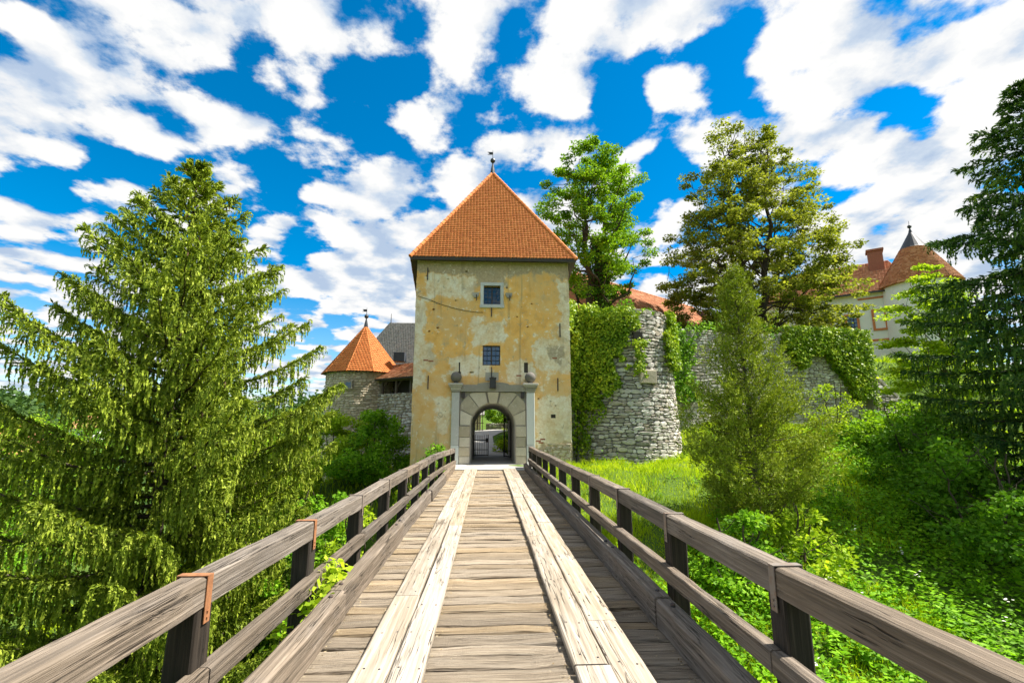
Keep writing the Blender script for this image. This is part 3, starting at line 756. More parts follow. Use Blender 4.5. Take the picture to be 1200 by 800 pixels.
# roof
EX0, EX1, EY0, EY1, EZ = TX0 - .30, TX1 + .36, TY0 - .42, TY1 + .4, 10.16
AP = Vector((.16, 26.75, 17.25))
mb = MB(); ev = [(EX0, EY0, EZ), (EX1, EY0, EZ), (EX1 + FRt + .05, EY1, EZ), (EX0 - FL - .08, EY1, EZ)]
mb.add(ev + [tuple(AP)] + [(x, y_, EZ - .07) for x, y_, _ in ev], [(0, 1, 4), (1, 2, 4), (2, 3, 4), (3, 0, 4), (0, 5, 6, 1), (1, 6, 7, 2), (2, 7, 8, 3), (3, 8, 5, 0), (5, 8, 7, 6)])
roof = mb.build('roof', MAT['soffit'], tower)
top = tuple(AP)
tiles('roof_tiles', [(ev[i], ev[(i + 1) % 4], top, top) for i in range(4)], MAT['tile'], roof, 50, .17, seed=20, th=.02, lift=.016)
for i in range(4): hip_caps('hip_tiles', ev[i], top, MAT['tile'], roof)
vane(roof, (AP.x, AP.y, AP.z + .05), 1.5)
# gutter board along the front
MB().box(EX0 + .02, EX1 - .02, EY0 - .004, EY0 + .03, EZ - .16, EZ - .072).build('eaves_board', MAT['soffit'], roof)
# windows
def window(parent, x0, x1, z0, z1, y, frame_w, nx_, nz_, fmat, gmat, deep=.22, grille=True):
    if frame_w:
        m = MB()
        m.bevbox(x0 - frame_w, x1 + frame_w, y - .05, y + .10, z1, z1 + frame_w, .012); m.bevbox(x0 - frame_w - .03, x1 + frame_w + .03, y - .09, y + .10, z0 - frame_w, z0, .012)
        m.bevbox(x0 - frame_w, x0, y - .048, y + .10, z0 + .001, z1 - .001, .012); m.bevbox(x1, x1 + frame_w, y - .048, y + .10, z0 + .001, z1 - .001, .012)
        fr = m.build('window', fmat, parent)
    else:
        m = MB(); t = .045
        m.box(x0, x1, y + deep - .05, y + deep + .02, z1 - t, z1); m.box(x0, x1, y + deep - .05, y + deep + .02, z0, z0 + t)
        m.box(x0, x0 + t, y + deep - .05, y + deep + .02, z0 + t, z1 - t); m.box(x1 - t, x1, y + deep - .05, y + deep + .02, z0 + t, z1 - t)
        fr = m.build('window', fmat, parent)
    MB().box((x0 + x1) / 2 - .03, (x0 + x1) / 2 + .03, y + deep - .02, y + deep + .02, z0, z1).build('mullion', MAT['timber'], fr)
    for k, (a, b_) in enumerate(((x0, (x0 + x1) / 2 - .03), ((x0 + x1) / 2 + .03, x1))):
        MB().box(a, b_, y + deep + .01, y + deep + .03, z0, z1).build('pane', gmat, fr)
    if grille:
        for i in range(1, nx_): xx = x0 + (x1 - x0) * i / nx_; MB().tube([(xx, y + .05, z0 - .02), (xx, y + .05, z1 + .02)], .014, 5).build('grille_bar', MAT['iron'], fr)
        for i in range(1, nz_): zz = z0 + (z1 - z0) * i / nz_; MB().tube([(x0 - .02, y + .065, zz), (x1 + .02, y + .065, zz)], .014, 5).build('grille_bar', MAT['iron'], fr)
    return fr
window(tower, *W1[:2], *W1[2:], TY0, .165, 4, 5, MAT['pilaster'], MAT['glass'])
window(tower, *W2[:2], *W2[2:], TY0, 0, 4, 4, MAT['timber'], MAT['glass_blue'], deep=.14)
for (x0, x1, z0, z1) in holes[:3] + [holes[4]]: MB().box(x0 + .001, x1 - .001, TY0 + .07, TY0 + .159, z0 + .001, z1 - .001).build('loophole_shade', MAT['soffit'], tower)  # dark plates in the slits, colour standing in for the shade inside
# corbels with iron rings beside the upper window
for xs in (-.67, 1.0):
    c_ = MB(); c_.prism([(xs - .17, 8.42), (xs + .17, 8.42), (xs + .15, 8.28), (xs + .06, 8.17), (xs - .06, 8.17), (xs - .15, 8.28)], TY0 - .16, TY0 + .05).build('corbel', MAT['cornice'], tower)
    MB().box(xs + .02, xs + .07, TY0 - .20, TY0 - .16, 8.0, 8.30).build('iron_hook', MAT['iron'], tower)
# iron wall anchors
for (px_, py0, py1) in ((501.5, 314, 328), (656, 379, 395), (576, 359, 371), (502, 440, 456), (653.5, 443, 458), (576, 430, 446)):
    p = at(px_, py0, TY0); q = at(px_, py1, TY0)
    MB().box(p.x - .022, p.x + .022, TY0 - .05, TY0 + .02, q.z, p.z).build('wall_anchor', MAT['iron'], tower)
# uneven thickness of the coat along the two front corners
g = rng(91)
for cx, sd in ((TX0, 1), (TX1, -1)):
    z = .4
    while z < 9.9:
        h_ = g.uniform(.18, .7); w_ = g.uniform(.06, .30); pr = g.uniform(.008, .022)
        n_ = 7; pol = [(cx - sd * pr, z)] + [(cx + sd * (w_ * (.6 + .4 * math.sin(3.1 * k / n_)) + g.normal(0, .025)), z + h_ * k / n_) for k in range(n_ + 1)] + [(cx - sd * pr * g.uniform(.2, 1), z + h_ * .95)]
        if g.random() < .7: MB().prism(pol, TY0 - pr, TY0 + .10).build('plaster_patch', MAT['plaster'], tower)
        z += h_ + g.uniform(.0, .12)
# cable on the wall
cp = [at(x, y_, TY0 - .03) for x, y_ in ((490, 347), (503, 351), (515, 356), (530, 360.5), (545, 364), (560, 366), (566, 366))]
MB().tube(cp, .014, 4).build('wall_cable', MAT['iron'], tower)
# portal
portal = obj('portal', MB().prism([(-1.36, .05), (-1.36, 3.46), (1.83, 3.46), (1.83, .05), (GC + GH + .02, .05)] + [(GC + (GH + .02) * math.cos(t), GS + (GH + .02) * math.sin(t)) for t in np.linspace(0, math.pi, 25)] + [(GC - GH - .02, .05)], TY0 - .06, TY0 + .0).mesh('portal'), MAT['mortar'], tower)
def zrow(i): return [.075, .44, .86, 1.33, GS - .012][i]
for sx in (-1, 1):
    for i in range(4):
        x0, x1 = (GC - GH - .50 - .02 * (i % 2), GC - GH) if sx < 0 else (GC + GH, GC + GH + .48 + .02 * (i % 2))
        MB().bevbox(x0, x1, TY0 - .20 - .008 * (i % 2), TY0 - .058, zrow(i) + .006, zrow(i + 1) - .008, .018).build('jamb_block', MAT['ashlar'], portal)
nv = 7
for i in range(nv):
    t0 = math.pi * i / nv; t1 = math.pi * (i + 1) / nv; key = i == nv // 2
    if key: continue
    ad = .016
    cx = GC
    def P(r_, t): return (cx + r_ * math.cos(t), min(GS + r_ * math.sin(t), 3.44))
    ro = 1.58
    arc = [P(GH, t) for t in np.linspace(t0 + ad, t1 - ad, 6)]
    out = []
    for t in np.linspace(t1 - ad * .7, t0 + ad * .7, 6):
        rr = min(ro * 1.18, (1.56) / max(abs(math.cos(t)), 1e-3), (3.43 - GS) / max(math.sin(t), 1e-3)); out.append(P(rr, t))
    MB().prism(arc + out, TY0 - .135, TY0 - .058).build('voussoir', MAT['ashlar'], portal)
ka0, ka1 = math.pi * 3 / 7, math.pi * 4 / 7
MB().prism([(GC + GH * .97 * math.cos(ka0) * .75, GS + GH * .96), (GC + 1.6 * math.cos(ka0) * .78, 3.445), (GC - 1.6 * math.cos(ka0) * .78, 3.445), (GC - GH * .97 * math.cos(ka0) * .75, GS + GH * .96)], TY0 - .25, TY0 - .056).build('keystone', MAT['ashlar'], portal)
for (ya, yb_, xa, xb_) in ((.0, 0, GC + GH * math.cos(ka0) * .79, GC + 1.6 * math.cos(ka0) * .80), (0, 0, GC - GH * math.cos(ka0) * .79, GC - 1.6 * math.cos(ka0) * .80)):
    pass
for i, (x0, x1) in enumerate(((-1.74, -1.37), (1.85, 2.24))):
    pil = MB().bevbox(x0, x1, TY0 - .24, TY0 + .02, .95, 3.43, .015).build('pilaster', MAT['pilaster'], portal)
    MB().bevbox(x0 - .004, x1 + .004, TY0 - .245, TY0 + .021, .07, .942, .015).build('pilaster_base', MAT['pilaster'], portal)
    c_ = MB()
    for (z0, z1, e) in ((3.44, 3.53, .02), (3.532, 3.66, .055), (3.662, 3.76, .12), (3.762, 3.86, .17)):
        c_.bevbox(x0 - e, x1 + e, TY0 - .26 - e, TY0 + .02, z0, z1, .012)
    cap_ = c_.build('capital', MAT['cornice'], portal)
    xc = (x0 + x1) / 2
    m = MB(); m.sm = True; m.lathe((xc, TY0 - .12, 3.86), [(.16, 0), (.12, .05), (.10, .08)], 14); m.sphere((xc, TY0 - .12, 3.86 + .31), .262, 20, 12)
    m.build('ball_finial', MAT['ball'], portal)
# lintel with a raised middle
lint = [(-1.355, 3.47), (-1.355, 3.80), (-.55, 3.80)] + [(GC + .78 * math.cos(t), 3.80 + .13 * math.sin(t)) for t in np.linspace(math.pi, 0, 11)] + [(1.835, 3.80), (1.835, 3.47)]
MB().prism(lint, TY0 - .22, TY0 + .015).build('lintel', MAT['cornice'], portal)
for xs in (-1.20, 1.67): MB().box(xs - .075, xs + .075, TY0 - .18, TY0 - .06, 3.16, 3.44).build('iron_bracket', MAT['iron'], portal)
# lantern over the arch
ln = MB(); lx, lz, ly = .22, 3.86, TY0 - .34
for sx in (-1, 1):
    for sy in (-1, 1): ln.box(lx + sx * .13 - .015, lx + sx * .13 + .015, ly + sy * .11 - .015, ly + sy * .11 + .015, lz - .20, lz + .22)
ln.box(lx - .16, lx + .16, ly - .14, ly + .14, lz - .24, lz - .20); ln.box(lx - .17, lx + .17, ly - .15, ly + .15, lz + .22, lz + .27)
ln.box(lx - .04, lx + .04, ly, TY0, lz + .27, lz + .31)
lan = ln.build('lantern', MAT['iron'], tower)
MB().box(lx - .115, lx + .115, ly - .095, ly + .095, lz - .195, lz + .215).build('lantern_glass', MAT['lamp_glass'], lan)
# niche plate behind the lantern
MB().box(-.14, .50, TY0 - .03, TY0 + .01, 4.02, 4.42).build('niche_slab', MAT['cornice'], tower)
# exposed rubble and brick at the foot of the wall
fr = lambda u, v: (Vector((u, TY0 - .0, v)), Vector((1, 0, 0)), Vector((0, -1, 0)), Vector((0, 0, 1)))
it = [q for q in course_stones(2.32, 4.02, -.5, 1.02, (.16, .42), (.13, .22), 9) if not (q[0] < 2.8 and q[1] > .75)]
lay_stones(it, fr, .09, MAT['stone_tan'], tower, 3, 200)
it = [q for q in course_stones(-3.62, -2.2, -2.2, -.3, (.18, .45), (.14, .24), 19)]
lay_stones(it, fr, .09, MAT['stone_tan'], tower, 4, 200)
for (px_, py_) in ((631, 516.5), (636, 514.5), (634, 518.5), (650, 419.5), (505, 423), (499, 422), (608, 440)):
    p = at(px_, py_, TY0); MB().bevbox(p.x - .12, p.x + .12, TY0 - .012, TY0 + .05, p.z - .035, p.z + .035, .01).build('brick', MAT['brick'], tower)
# corner: a ragged lighter strip stands 2 cm proud in long pieces
# stone lining of the passage
lin = [(GC + GH - .004, -.3)] + [(GC + (GH - .004) * math.cos(t), GS + (GH - .004) * math.sin(t)) for t in np.linspace(0, math.pi, 25)] + [(GC - GH + .004, -.3)]
lin += [(GC - GH + .03, -.3)] + [(GC + (GH - .03) * math.cos(t), GS + (GH - .03) * math.sin(t)) for t in np.linspace(math.pi, 0, 25)] + [(GC + GH - .03, -.3)]
MB().prism(lin, TY0 - .05, TY1 + .01).build('passage_lining', MAT['cornice'], tower)
# iron gate leaves in the passage
def gate_leaf(hx, hy, ang, wd, z0, z1, nb):
    M = Matrix.Translation((hx, hy, 0)) @ Matrix.Rotation(ang, 4, 'Z')
    fr_ = MB(); t = .022
    fr_.box(0, t * 2, -t, t, z0, z1); fr_.box(wd - t * 2, wd, -t, t, z0, z1); fr_.box(t * 2, wd - t * 2, -t, t, z0 + .03, z0 + .075); fr_.box(t * 2, wd - t * 2, -t, t, z1 - .32, z1 - .275); fr_.box(t * 2, wd - t * 2, -t, t, z0 + .34, z0 + .375)
    o = fr_.build('gate_leaf', MAT['iron'], tower, M)
    for i in range(1, nb):
        xx = wd * i / nb; MB().tube([(xx, 0, z0 + .02), (xx, 0, z1 + .06 - .09 * math.sin(math.pi * i / nb))], .013, 5).build('bar', MAT['iron'], o, M)
    MB().box(wd - .16, wd + .0, -.04, .04, z1 - .42, z1 - .2).build('lock', MAT['iron'], o, M)
gate_leaf(GC - GH + .04, 27.3, R(14), .88, .17, 1.36, 7)
gate_leaf(GC + GH - .04, 26.3, R(112), 1.0, .14, 2.5, 7)
# ---------------------------------------------------------------- round stone tower with a red cone roof (left)
RC = Vector((-8.95, 34.0, -2.5)); RR = 2.5
rt = empty('round_tower', RC, 'round tan stone tower with orange tiled cone roof and iron vane', 'tower')
MB().lathe(RC, [(RR - .06, 0), (RR - .07, 7.95)], 40).build('core', MAT['mortar_tan'], rt)
def fr_round(c, r0, r1, z1):
    def fn(u, v):
        r_ = r0 + (r1 - r0) * min(max(v / z1, 0), 1); a = u / r0
        n_ = Vector((math.cos(a), math.sin(a), 0)); t = Vector((-math.sin(a), math.cos(a), 0))
        return Vector((c[0], c[1], c[2] + v)) + n_ * r_, t, n_, Vector((0, 0, 1))
    return fn
lay_stones(course_stones(-math.pi * 1.05 * RR, .35 * RR, .6, 7.95, (.18, .42), (.11, .2), 21, .02), fr_round(RC, RR - .07, RR - .07, 8), .10, MAT['stone_tan'], rt, 5, 0)
ns = 10; er, ez, az = RR + .32, 5.42, 9.05
ep = [(RC.x + er * math.cos(2 * math.pi * (k + .3) / ns), RC.y + er * math.sin(2 * math.pi * (k + .3) / ns), ez) for k in range(ns)]
apx = (RC.x, RC.y, az)
crf = MB().add(ep + [apx], [(k, (k + 1) % ns, ns) for k in range(ns)] + [tuple(range(ns))[::-1]]).build('roof', MAT['soffit'], rt)
tiles('roof_tiles', [(ep[k], ep[(k + 1) % ns], apx, apx) for k in range(ns)], MAT['tile'], crf, 24, .20, seed=50)
for k in range(ns): hip_caps('hip_tiles', ep[k], apx, MAT['tile'], crf, .06, .3)
vane(crf, (apx[0], apx[1], az), 1.35, 1.0)
p = at(409, 451, RC.y - RR)
a_ = math.atan2(p.y - RC.y, p.x - RC.x); Mw = Matrix.Translation((p.x, p.y + .0, p.z)) @ Matrix.Rotation(a_ + math.pi / 2, 4, 'Z')
wf = MB().box(-.26, .26, -.14, .3, -.26, .26).build('window', MAT['cornice'], rt, Mw)
MB().box(-.17, .17, -.15, .1, -.17, .17).build('pane', MAT['glass'], wf, Mw)
# ---------------------------------------------------------------- covered wall walk between the two towers
ga, gb = Vector((-7.45, 32.2, 0)), Vector((-3.66, 29.3, 0)); gd = (gb - ga); gl = gd.length; gt = gd.normalized(); gn = Vector((gt.y, -gt.x, 0))
if gn.y > 0: gn = -gn
gal = empty('covered_wall_walk', (ga + gb) / 2 + Vector((0, 0, -2)), 'tiled timber wall walk on stone base between the two towers', 'gallery')
GM = Matrix((gt, -gn, Vector((0, 0, 1)))).transposed().to_4x4(); GM.translation = ga
MB().box(0, gl, .0, 1.6, -2.5, 3.95).build('base_core', MAT['mortar_tan'], gal, GM)
def fr_gal(u, v): return ga + gt * u + Vector((0, 0, v)), gt, gn, Vector((0, 0, 1))
lay_stones(course_stones(0, gl, -2.2, 3.98, (.2, .5), (.13, .24), 33, .02), fr_gal, .12, MAT['stone'], gal, 6, 0)
MB().box(0, gl, 1.3, 1.5, 3.95, 5.9).build('back_boards', MAT['soffit'], gal, GM)
MB().bevbox(-.1, gl, .02, .22, 4.78, 4.96, .01).build('eaves_beam', MAT['timber'], gal, GM)
for k in range(4):
    u = .35 + k * (gl - .7) / 3
    MB().box(u - .07, u + .07, .05, .19, 3.95, 4.78).build('gallery_post', MAT['timber'], gal, GM)
    MB().add(*[[(u - .03, .12, 4.3), (u + .03, .12, 4.3), (u + .45, .12, 4.78), (u + .37, .12, 4.78), (u - .03, .17, 4.3), (u + .03, .17, 4.3), (u + .45, .17, 4.78), (u + .37, .17, 4.78)], [(0, 1, 2, 3), (4, 7, 6, 5), (0, 4, 5, 1), (1, 5, 6, 2), (2, 6, 7, 3), (3, 7, 4, 0)]]).build('brace', MAT['timber'], gal, GM)
e0 = ga + gn * .35 - gt * .5 + Vector((0, 0, 4.92)); e1 = gb + gn * .35 + Vector((0, 0, 4.92)); r0 = ga - gn * 1.6 - gt * .5 + Vector((0, 0, 6.15)); r1 = gb - gn * 1.6 + Vector((0, 0, 6.15))
dn = Vector((0, 0, -.06))
gr = MB().add([e0, e1, r1, r0, e0 + dn, e1 + dn, r1 + dn, r0 + dn], [(0, 1, 2, 3), (7, 6, 5, 4), (0, 4, 5, 1), (0, 3, 7, 4), (2, 6, 7, 3), (1, 5, 6, 2)]).build('roof', MAT['soffit'], gal)
tiles('roof_tiles', [(e0, e1, r0, r1)], MAT['tile_old'], gr, 12, .2, seed=80)
# metal dormer box by the cone roof
p = at(461, 417, 32.6)
MB().box(p.x, p.x + .75, p.y, p.y + .8, p.z - .35, p.z + .28).build('dormer', MAT['cap'], gal)
# ---------------------------------------------------------------- house with grey shingle roof behind
gh = empty('shingled_house', (-4, 45, 0), 'house with steep grey shingle roof behind the round tower', 'house')
q0 = at(457, 378, 45); hz_ = q0.z; hx0 = q0.x; ezh = 6.6
MB().box(hx0 - 2.4, -4.3, 42.3, 47.7, -1, ezh).build('wall', MAT['cream'], gh)
E_ = [(hx0 - 2.9, 41.8, ezh), (-3.9, 41.8, ezh), (-3.9, 48.2, ezh), (hx0 - 2.9, 48.2, ezh)]; RG = [(hx0, 45, hz_), (-4.6, 45, hz_)]
ghr = MB().add(E_ + RG, [(0, 1, 5, 4), (1, 2, 5), (2, 3, 4, 5), (3, 0, 4), (3, 2, 1, 0)]).build('roof', MAT['shingle'], gh)
tiles('shingles', [(E_[0], E_[1], RG[0], RG[1]), (E_[3], E_[0], RG[0], RG[0])], MAT['shingle'], ghr, 44, .16, seed=90, gap=.0, lift=.008, th=.012)
MB().tube([(hx0 + .1, 45, hz_ - .1), (hx0 + .1, 45, hz_ + .9)], [.05, .02], 6).build('lightning_rod', MAT['iron'], ghr)
# ---------------------------------------------------------------- ruined bastion
BC = Vector((7.55, 26.2, -.6)); BR0, BR1, BH = 3.12, 2.62, 8.5
bas = empty('round_bastion', BC, 'ruined round bastion of grey rubble stone beside the gate tower', 'bastion')
MB().lathe(BC, [(BR0 - .1, -.4), (BR1 - .1, BH - .25), (BR1 - .7, BH - .3), (.01, BH - .35)], 40).build('core', MAT['mortar'], bas)
def ivy_px(x, y_): return x < 752 - .55 * max(0, y_ - 400) and y_ < 500
items = course_stones(-math.pi * .95 * BR0, .25 * BR0, .0, BH, (.18, .52), (.13, .27), 41, .014)
items = [q for q in items if not (q[1] > BH - .35 and rng(int(q[0] * 1000) % 9973).random() < .25)]
frb = fr_round(BC, BR0 - .1, BR1 - .1, BH)
pk = at(764, 441, 23.3); ak = math.atan2(pk.y - BC.y, pk.x - BC.x)
lay_stones(items, frb, .11, MAT['stone'], bas, 7, 300, lambda x, y_, p: ivy_px(x, y_))
# gun slit block; a dark disc on its face stands for the shaded hole
p, t, n_, up = frb(ak * BR0, at(764, 441, 23.3).z - BC.z)
Mk = Matrix((t, -n_, up)).transposed().to_4x4(); Mk.translation = p
gsb = MB().bevbox(-.46, .46, -.17, .2, -.34, .34, .03).build('gun_loop_block', MAT['ashlar'], bas, Mk)
MB().lathe((0, 0, 0), [(.10, -.02), (.001, -.021)], 12).build('gun_loop_shade', MAT['soffit'], gsb, Mk @ Matrix.Translation((0, -.172, 0)) @ Matrix.Rotation(R(90), 4, 'X'))
ah = math.atan2(at(748, 394, 23.7).y - BC.y, at(748, 394, 23.7).x - BC.x); p, t, n_, up = frb(ah * BR0, at(748, 394, 23.7).z - BC.z)
Mk = Matrix((t, -n_, up)).transposed().to_4x4(); Mk.translation = p
MB().box(-.24, .24, -.19, .1, -.18, .18).build('beam_hole_shade', MAT['soffit'], bas, Mk)  # solid dark box, its colour stands for the shade of an open hole
# ---------------------------------------------------------------- curtain wall
CA, CB = Vector((8.9, wall_line(8.9), 0)), Vector((27.6, wall_line(27.6), 0)); ct = (CB - CA).normalized(); cn = Vector((ct.y, -ct.x, 0)); CL = (CB - CA).length
cw = empty('curtain_wall', (CA + CB) / 2 + Vector((0, 0, 1)), 'long grey rubble curtain wall running right from the bastion', 'wall')
CM = Matrix((ct, -cn, Vector((0, 0, 1)))).transposed().to_4x4(); CM.translation = CA
MB().box(0, CL, .0, 1.3, -1.0, 8.1).build('core', MAT['mortar'], cw, CM)
def fr_cw(u, v): return CA + ct * u + Vector((0, 0, v)) + cn * .0, ct, cn, Vector((0, 0, 1))
def jun_px(x, y_): return 815 < x < 940 and y_ > 330 + abs(x - 875)
lay_stones(course_stones(0, CL, 1.2, 8.25, (.20, .56), (.12, .26), 43, .014), fr_cw, .11, MAT['stone'], cw, 8, 300, lambda x, y_, p: jun_px(x, y_) or x < 790 or (x > 920 and y_ < 430) or x > 1015)
# sloping buttress at its far end
sbp = [(CL - .02, 1.0), (CL - .02, 5.6), (CL + .5, 5.5), (CL + 5.2, 1.6), (CL + 5.2, -1)]
MB().prism([(a, b_) for a, b_ in sbp] + [(CL - .02, -1)], -.5, 1.0).build('buttress_core', MAT['mortar'], cw, CM)
g = rng(77); sl = Vector((4.7, 0, -3.9)); L_ = sl.length; sl.normalize(); u = 0; cop = Vector((CL + .5, 0, 5.55))
while u < L_ - .1:
    wd = g.uniform(.4, .75); c_ = cop + sl * (u + wd / 2)
    M = CM @ Matrix.Translation(c_ + Vector((0, .25, .03))) @ Matrix.Rotation(math.atan2(3.9, 4.7), 4, 'Y') @ Matrix.Rotation(g.normal(0, .04), 4, 'X')
    MB().bevbox(-wd / 2 + .015, wd / 2 - .015, -.85, .8, -.12, .12 + g.uniform(0, .04), .04).build('coping_stone', MAT['stone'], cw, M); u += wd
fr_b = lambda u, v: (CA + ct * u + Vector((0, 0, v)) + cn * .5, ct, cn, Vector((0, 0, 1)))
its = [q for q in course_stones(CL, CL + 5, .4, 5.6, (.3, .6), (.18, .3), 47) if q[1] < 5.45 - (q[0] - CL - .4) * .83 - .15]
lay_stones(its, fr_b, .22, MAT['stone'], cw, 9, 0)
# ---------------------------------------------------------------- white castle house with conical tower roof (right)
KO = Vector((40, 45, 0)); kt = Vector((.79, -.613, 0)).normalized(); kn = Vector((-kt.y, kt.x, 0)); kn = -kn if kn.y > 0 else kn
KM = Matrix((kt, -kn, Vector((0, 0, 1)))).transposed().to_4x4(); KM.translation = KO
KMi = KM.inverted()
def kl(x, y_): return KMi @ on_plane(x, y_, KO, np.array(kn))      # pixel -> local (u, 0, z) on the facade
ce = kl(1058, 338); el_ = kl(992, 347)
cas = empty('castle_house', KO + Vector((0, 0, 6.5)), 'white castle house with orange window surrounds, tiled roof and round corner tower', 'castle')
kez = (ce.z + el_.z) / 2; ku1 = kl(1078, 360).x; ku0 = el_.x - 9
MB().box(ku0, ku1, 0, 10, 5.5, kez).build('wall', MAT['white'], cas, KM)
kr = [(ku0 - .3, -.55, kez), (ku1, -.55, kez), (ku1, 10.5, kez), (ku0 - .3, 10.5, kez), (ku0 + 4, 5, kez + 4.6), (ku1 - 1.5, 5, kez + 4.6)]
krf = MB().add(kr, [(0, 1, 5, 4), (1, 2, 5), (2, 3, 4, 5), (3, 0, 4), (3, 2, 1, 0)]).build('roof', MAT['tile_old'], cas, KM)
kw_ = [KM @ Vector(q) for q in kr]
tiles('roof_tiles', [(kw_[0], kw_[1], kw_[4], kw_[5])], MAT['tile_old'], krf, 26, .3, seed=120)
MB().box(ku0 - .3, ku1, -.6, -.5, kez - .14, kez + .02).build('gutter', MAT['cap'], krf, KM)
st0, st1 = kl(1005, 351), kl(1047, 346)
MB().box(st0.x, st1.x, -.06, .05, st0.z - .12, st0.z + .06).build('string_course', MAT['orange'], cas, KM)
st0, st1 = kl(1022, 399), kl(1044, 396)
MB().box(ku0 + 1, st1.x, -.05, .05, st0.z - .10, st0.z + .12).build('string_course', MAT['orange'], cas, KM)
def kwin(xa, ya, xb, yb, blank):
    a, b_ = kl(xa, ya), kl(xb, yb); x0, x1, z1, z0 = a.x, b_.x, a.z, b_.z; t = (x1 - x0) * .17
    m = MB(); m.box(x0, x1, -.10, .06, z1 - t, z1); m.box(x0, x1, -.10, .06, z0, z0 + t); m.box(x0, x0 + t, -.098, .06, z0 + t, z1 - t); m.box(x1 - t, x1, -.098, .06, z0 + t, z1 - t)
    o = m.build('window', MAT['orange'], cas, KM)
    MB().box(x0 + t, x1 - t, -.03, .05, z0 + t, z1 - t).build('pane', MAT['white'] if blank else MAT['glass_blue'], o, KM)
    if not blank:
        for k in (1, 2): xx = x0 + t + (x1 - x0 - 2 * t) * k / 3; MB().box(xx - .035, xx + .035, -.06, -.03, z0 + t, z1 - t).build('glazing_bar', MAT['cap'], o, KM)
        for k in (1, 2, 3): zz = z0 + t + (z1 - z0 - 2 * t) * k / 4; MB().box(x0 + t, x1 - t, -.065, -.03, zz - .035, zz + .035).build('glazing_bar', MAT['cap'], o, KM)
kwin(989, 369, 1009, 389, False); kwin(1020.5, 363, 1042, 386, True); kwin(960, 372, 978, 391, True); kwin(1092, 350, 1106, 378, False)
cpos = KM @ Vector((kl(1082, 360).x, .6, 0)); ctop = on_plane(1066, 272, cpos, np.array((-cpos.x, -cpos.y, 0)) / cpos.length)
cbase = on_plane(1044, 334, cpos, np.array((-cpos.x, -cpos.y, 0)) / cpos.length)
CR = 3.4; czb = cbase.z - .6; czt = ctop.z
MB().lathe((cpos.x, cpos.y, 5), [(CR - .35, 0), (CR - .35, czb - 5)], 32).build('corner_tower_wall', MAT['white'], cas)
nk = 20; kp = [(cpos.x + CR * math.cos(2 * math.pi * k / nk), cpos.y + CR * math.sin(2 * math.pi * k / nk), czb) for k in range(nk)]
frc = .70
kq = [(cpos.x + (q[0] - cpos.x) * (1 - frc), cpos.y + (q[1] - cpos.y) * (1 - frc), czb + (czt - czb) * frc) for q in kp]
kc = MB().add(kp + kq, [(k, (k + 1) % nk, (k + 1) % nk + nk, k + nk) for k in range(nk)] + [tuple(range(nk))[::-1]]).build('cone_roof', MAT['tile_old'], cas)
tiles('roof_tiles', [(kp[k], kp[(k + 1) % nk], kq[k], kq[(k + 1) % nk]) for k in range(nk)], MAT['tile_old'], kc, 22, .30, seed=140)
MB().lathe((cpos.x, cpos.y, 0), [(CR * (1 - frc) + .12, czb + (czt - czb) * frc - .1), (CR * (1 - frc) + .05, czb + (czt - czb) * frc), (.12, czt)], 20).build('roof_cap', MAT['cap'], kc)
vane(kc, (cpos.x, cpos.y, czt - .1), 1.3, 1.2, False)
# chimney on the roof
pc = kl(1018, 322); cu = pc.x + 1.0
ch_ = MB().box(cu - .65, cu + .65, 3.2, 4.4, kez + 1.5, kez + 5.4).build('chimney', MAT['brick'], krf, KM)
MB().box(cu - .78, cu + .78, 3.07, 4.53, kez + 5.4, kez + 5.62).build('chimney_cap', MAT['brick'], ch_, KM)
# ---------------------------------------------------------------- long tiled wing behind the trees
wa, wb = at(672, 319, 39.2), at(812, 361, 51.0); wb.z = wa.z
wd_ = (wb - wa).normalized(); wn = Vector((wd_.y, -wd_.x, 0))
wg = empty('castle_wing', (wa + wb) / 2 + Vector((0, 0, -8)), 'long castle wing with orange tiled roof glimpsed behind the trees', 'building')
we0, we1 = wa + wn * 4.5 + Vector((0, 0, -4.2)), wb + wn * 4.5 + Vector((0, 0, -4.2)); wf0, wf1 = wa - wn * 4.5 + Vector((0, 0, -4.2)), wb - wn * 4.5 + Vector((0, 0, -4.2))
wr_ = MB().add([we0, we1, wb, wa, wf0, wf1], [(0, 1, 2, 3), (3, 2, 5, 4), (0, 3, 4), (1, 5, 2)]).build('roof', MAT['tile_old'], wg)
tiles('roof_tiles', [(we0, we1, wa, wb)], MAT['tile_old'], wr_, 22, .28, seed=160)
hip_caps('ridge_tiles', wa, wb, MAT['tile_old'], wr_, .13, .4)
WMx = Matrix((wd_, -wn, Vector((0, 0, 1)))).transposed().to_4x4(); WMx.translation = wa
wl = (wb - wa).length
MB().box(.3, wl - .3, -4.0, 4.0, 5.5 - wa.z, -4.1).build('wall', MAT['cream'], wg, WMx)
for k in range(6):
    u = 1.5 + k * (wl - 3) / 5
    o = MB().box(u - .55, u + .55, -4.06, -3.9, -6.6, -5.0).build('window', MAT['orange'], wg, WMx)
    MB().box(u - .42, u + .42, -4.08, -3.95, -6.45, -5.15).build('pane', MAT['glass'], o, WMx)
# small roof dormer
MB().box(wl * .93, wl * .93 + .8, -2.2, -1.2, -2.2, -.9).build('roof_dormer', MAT['timber'], wr_, WMx)
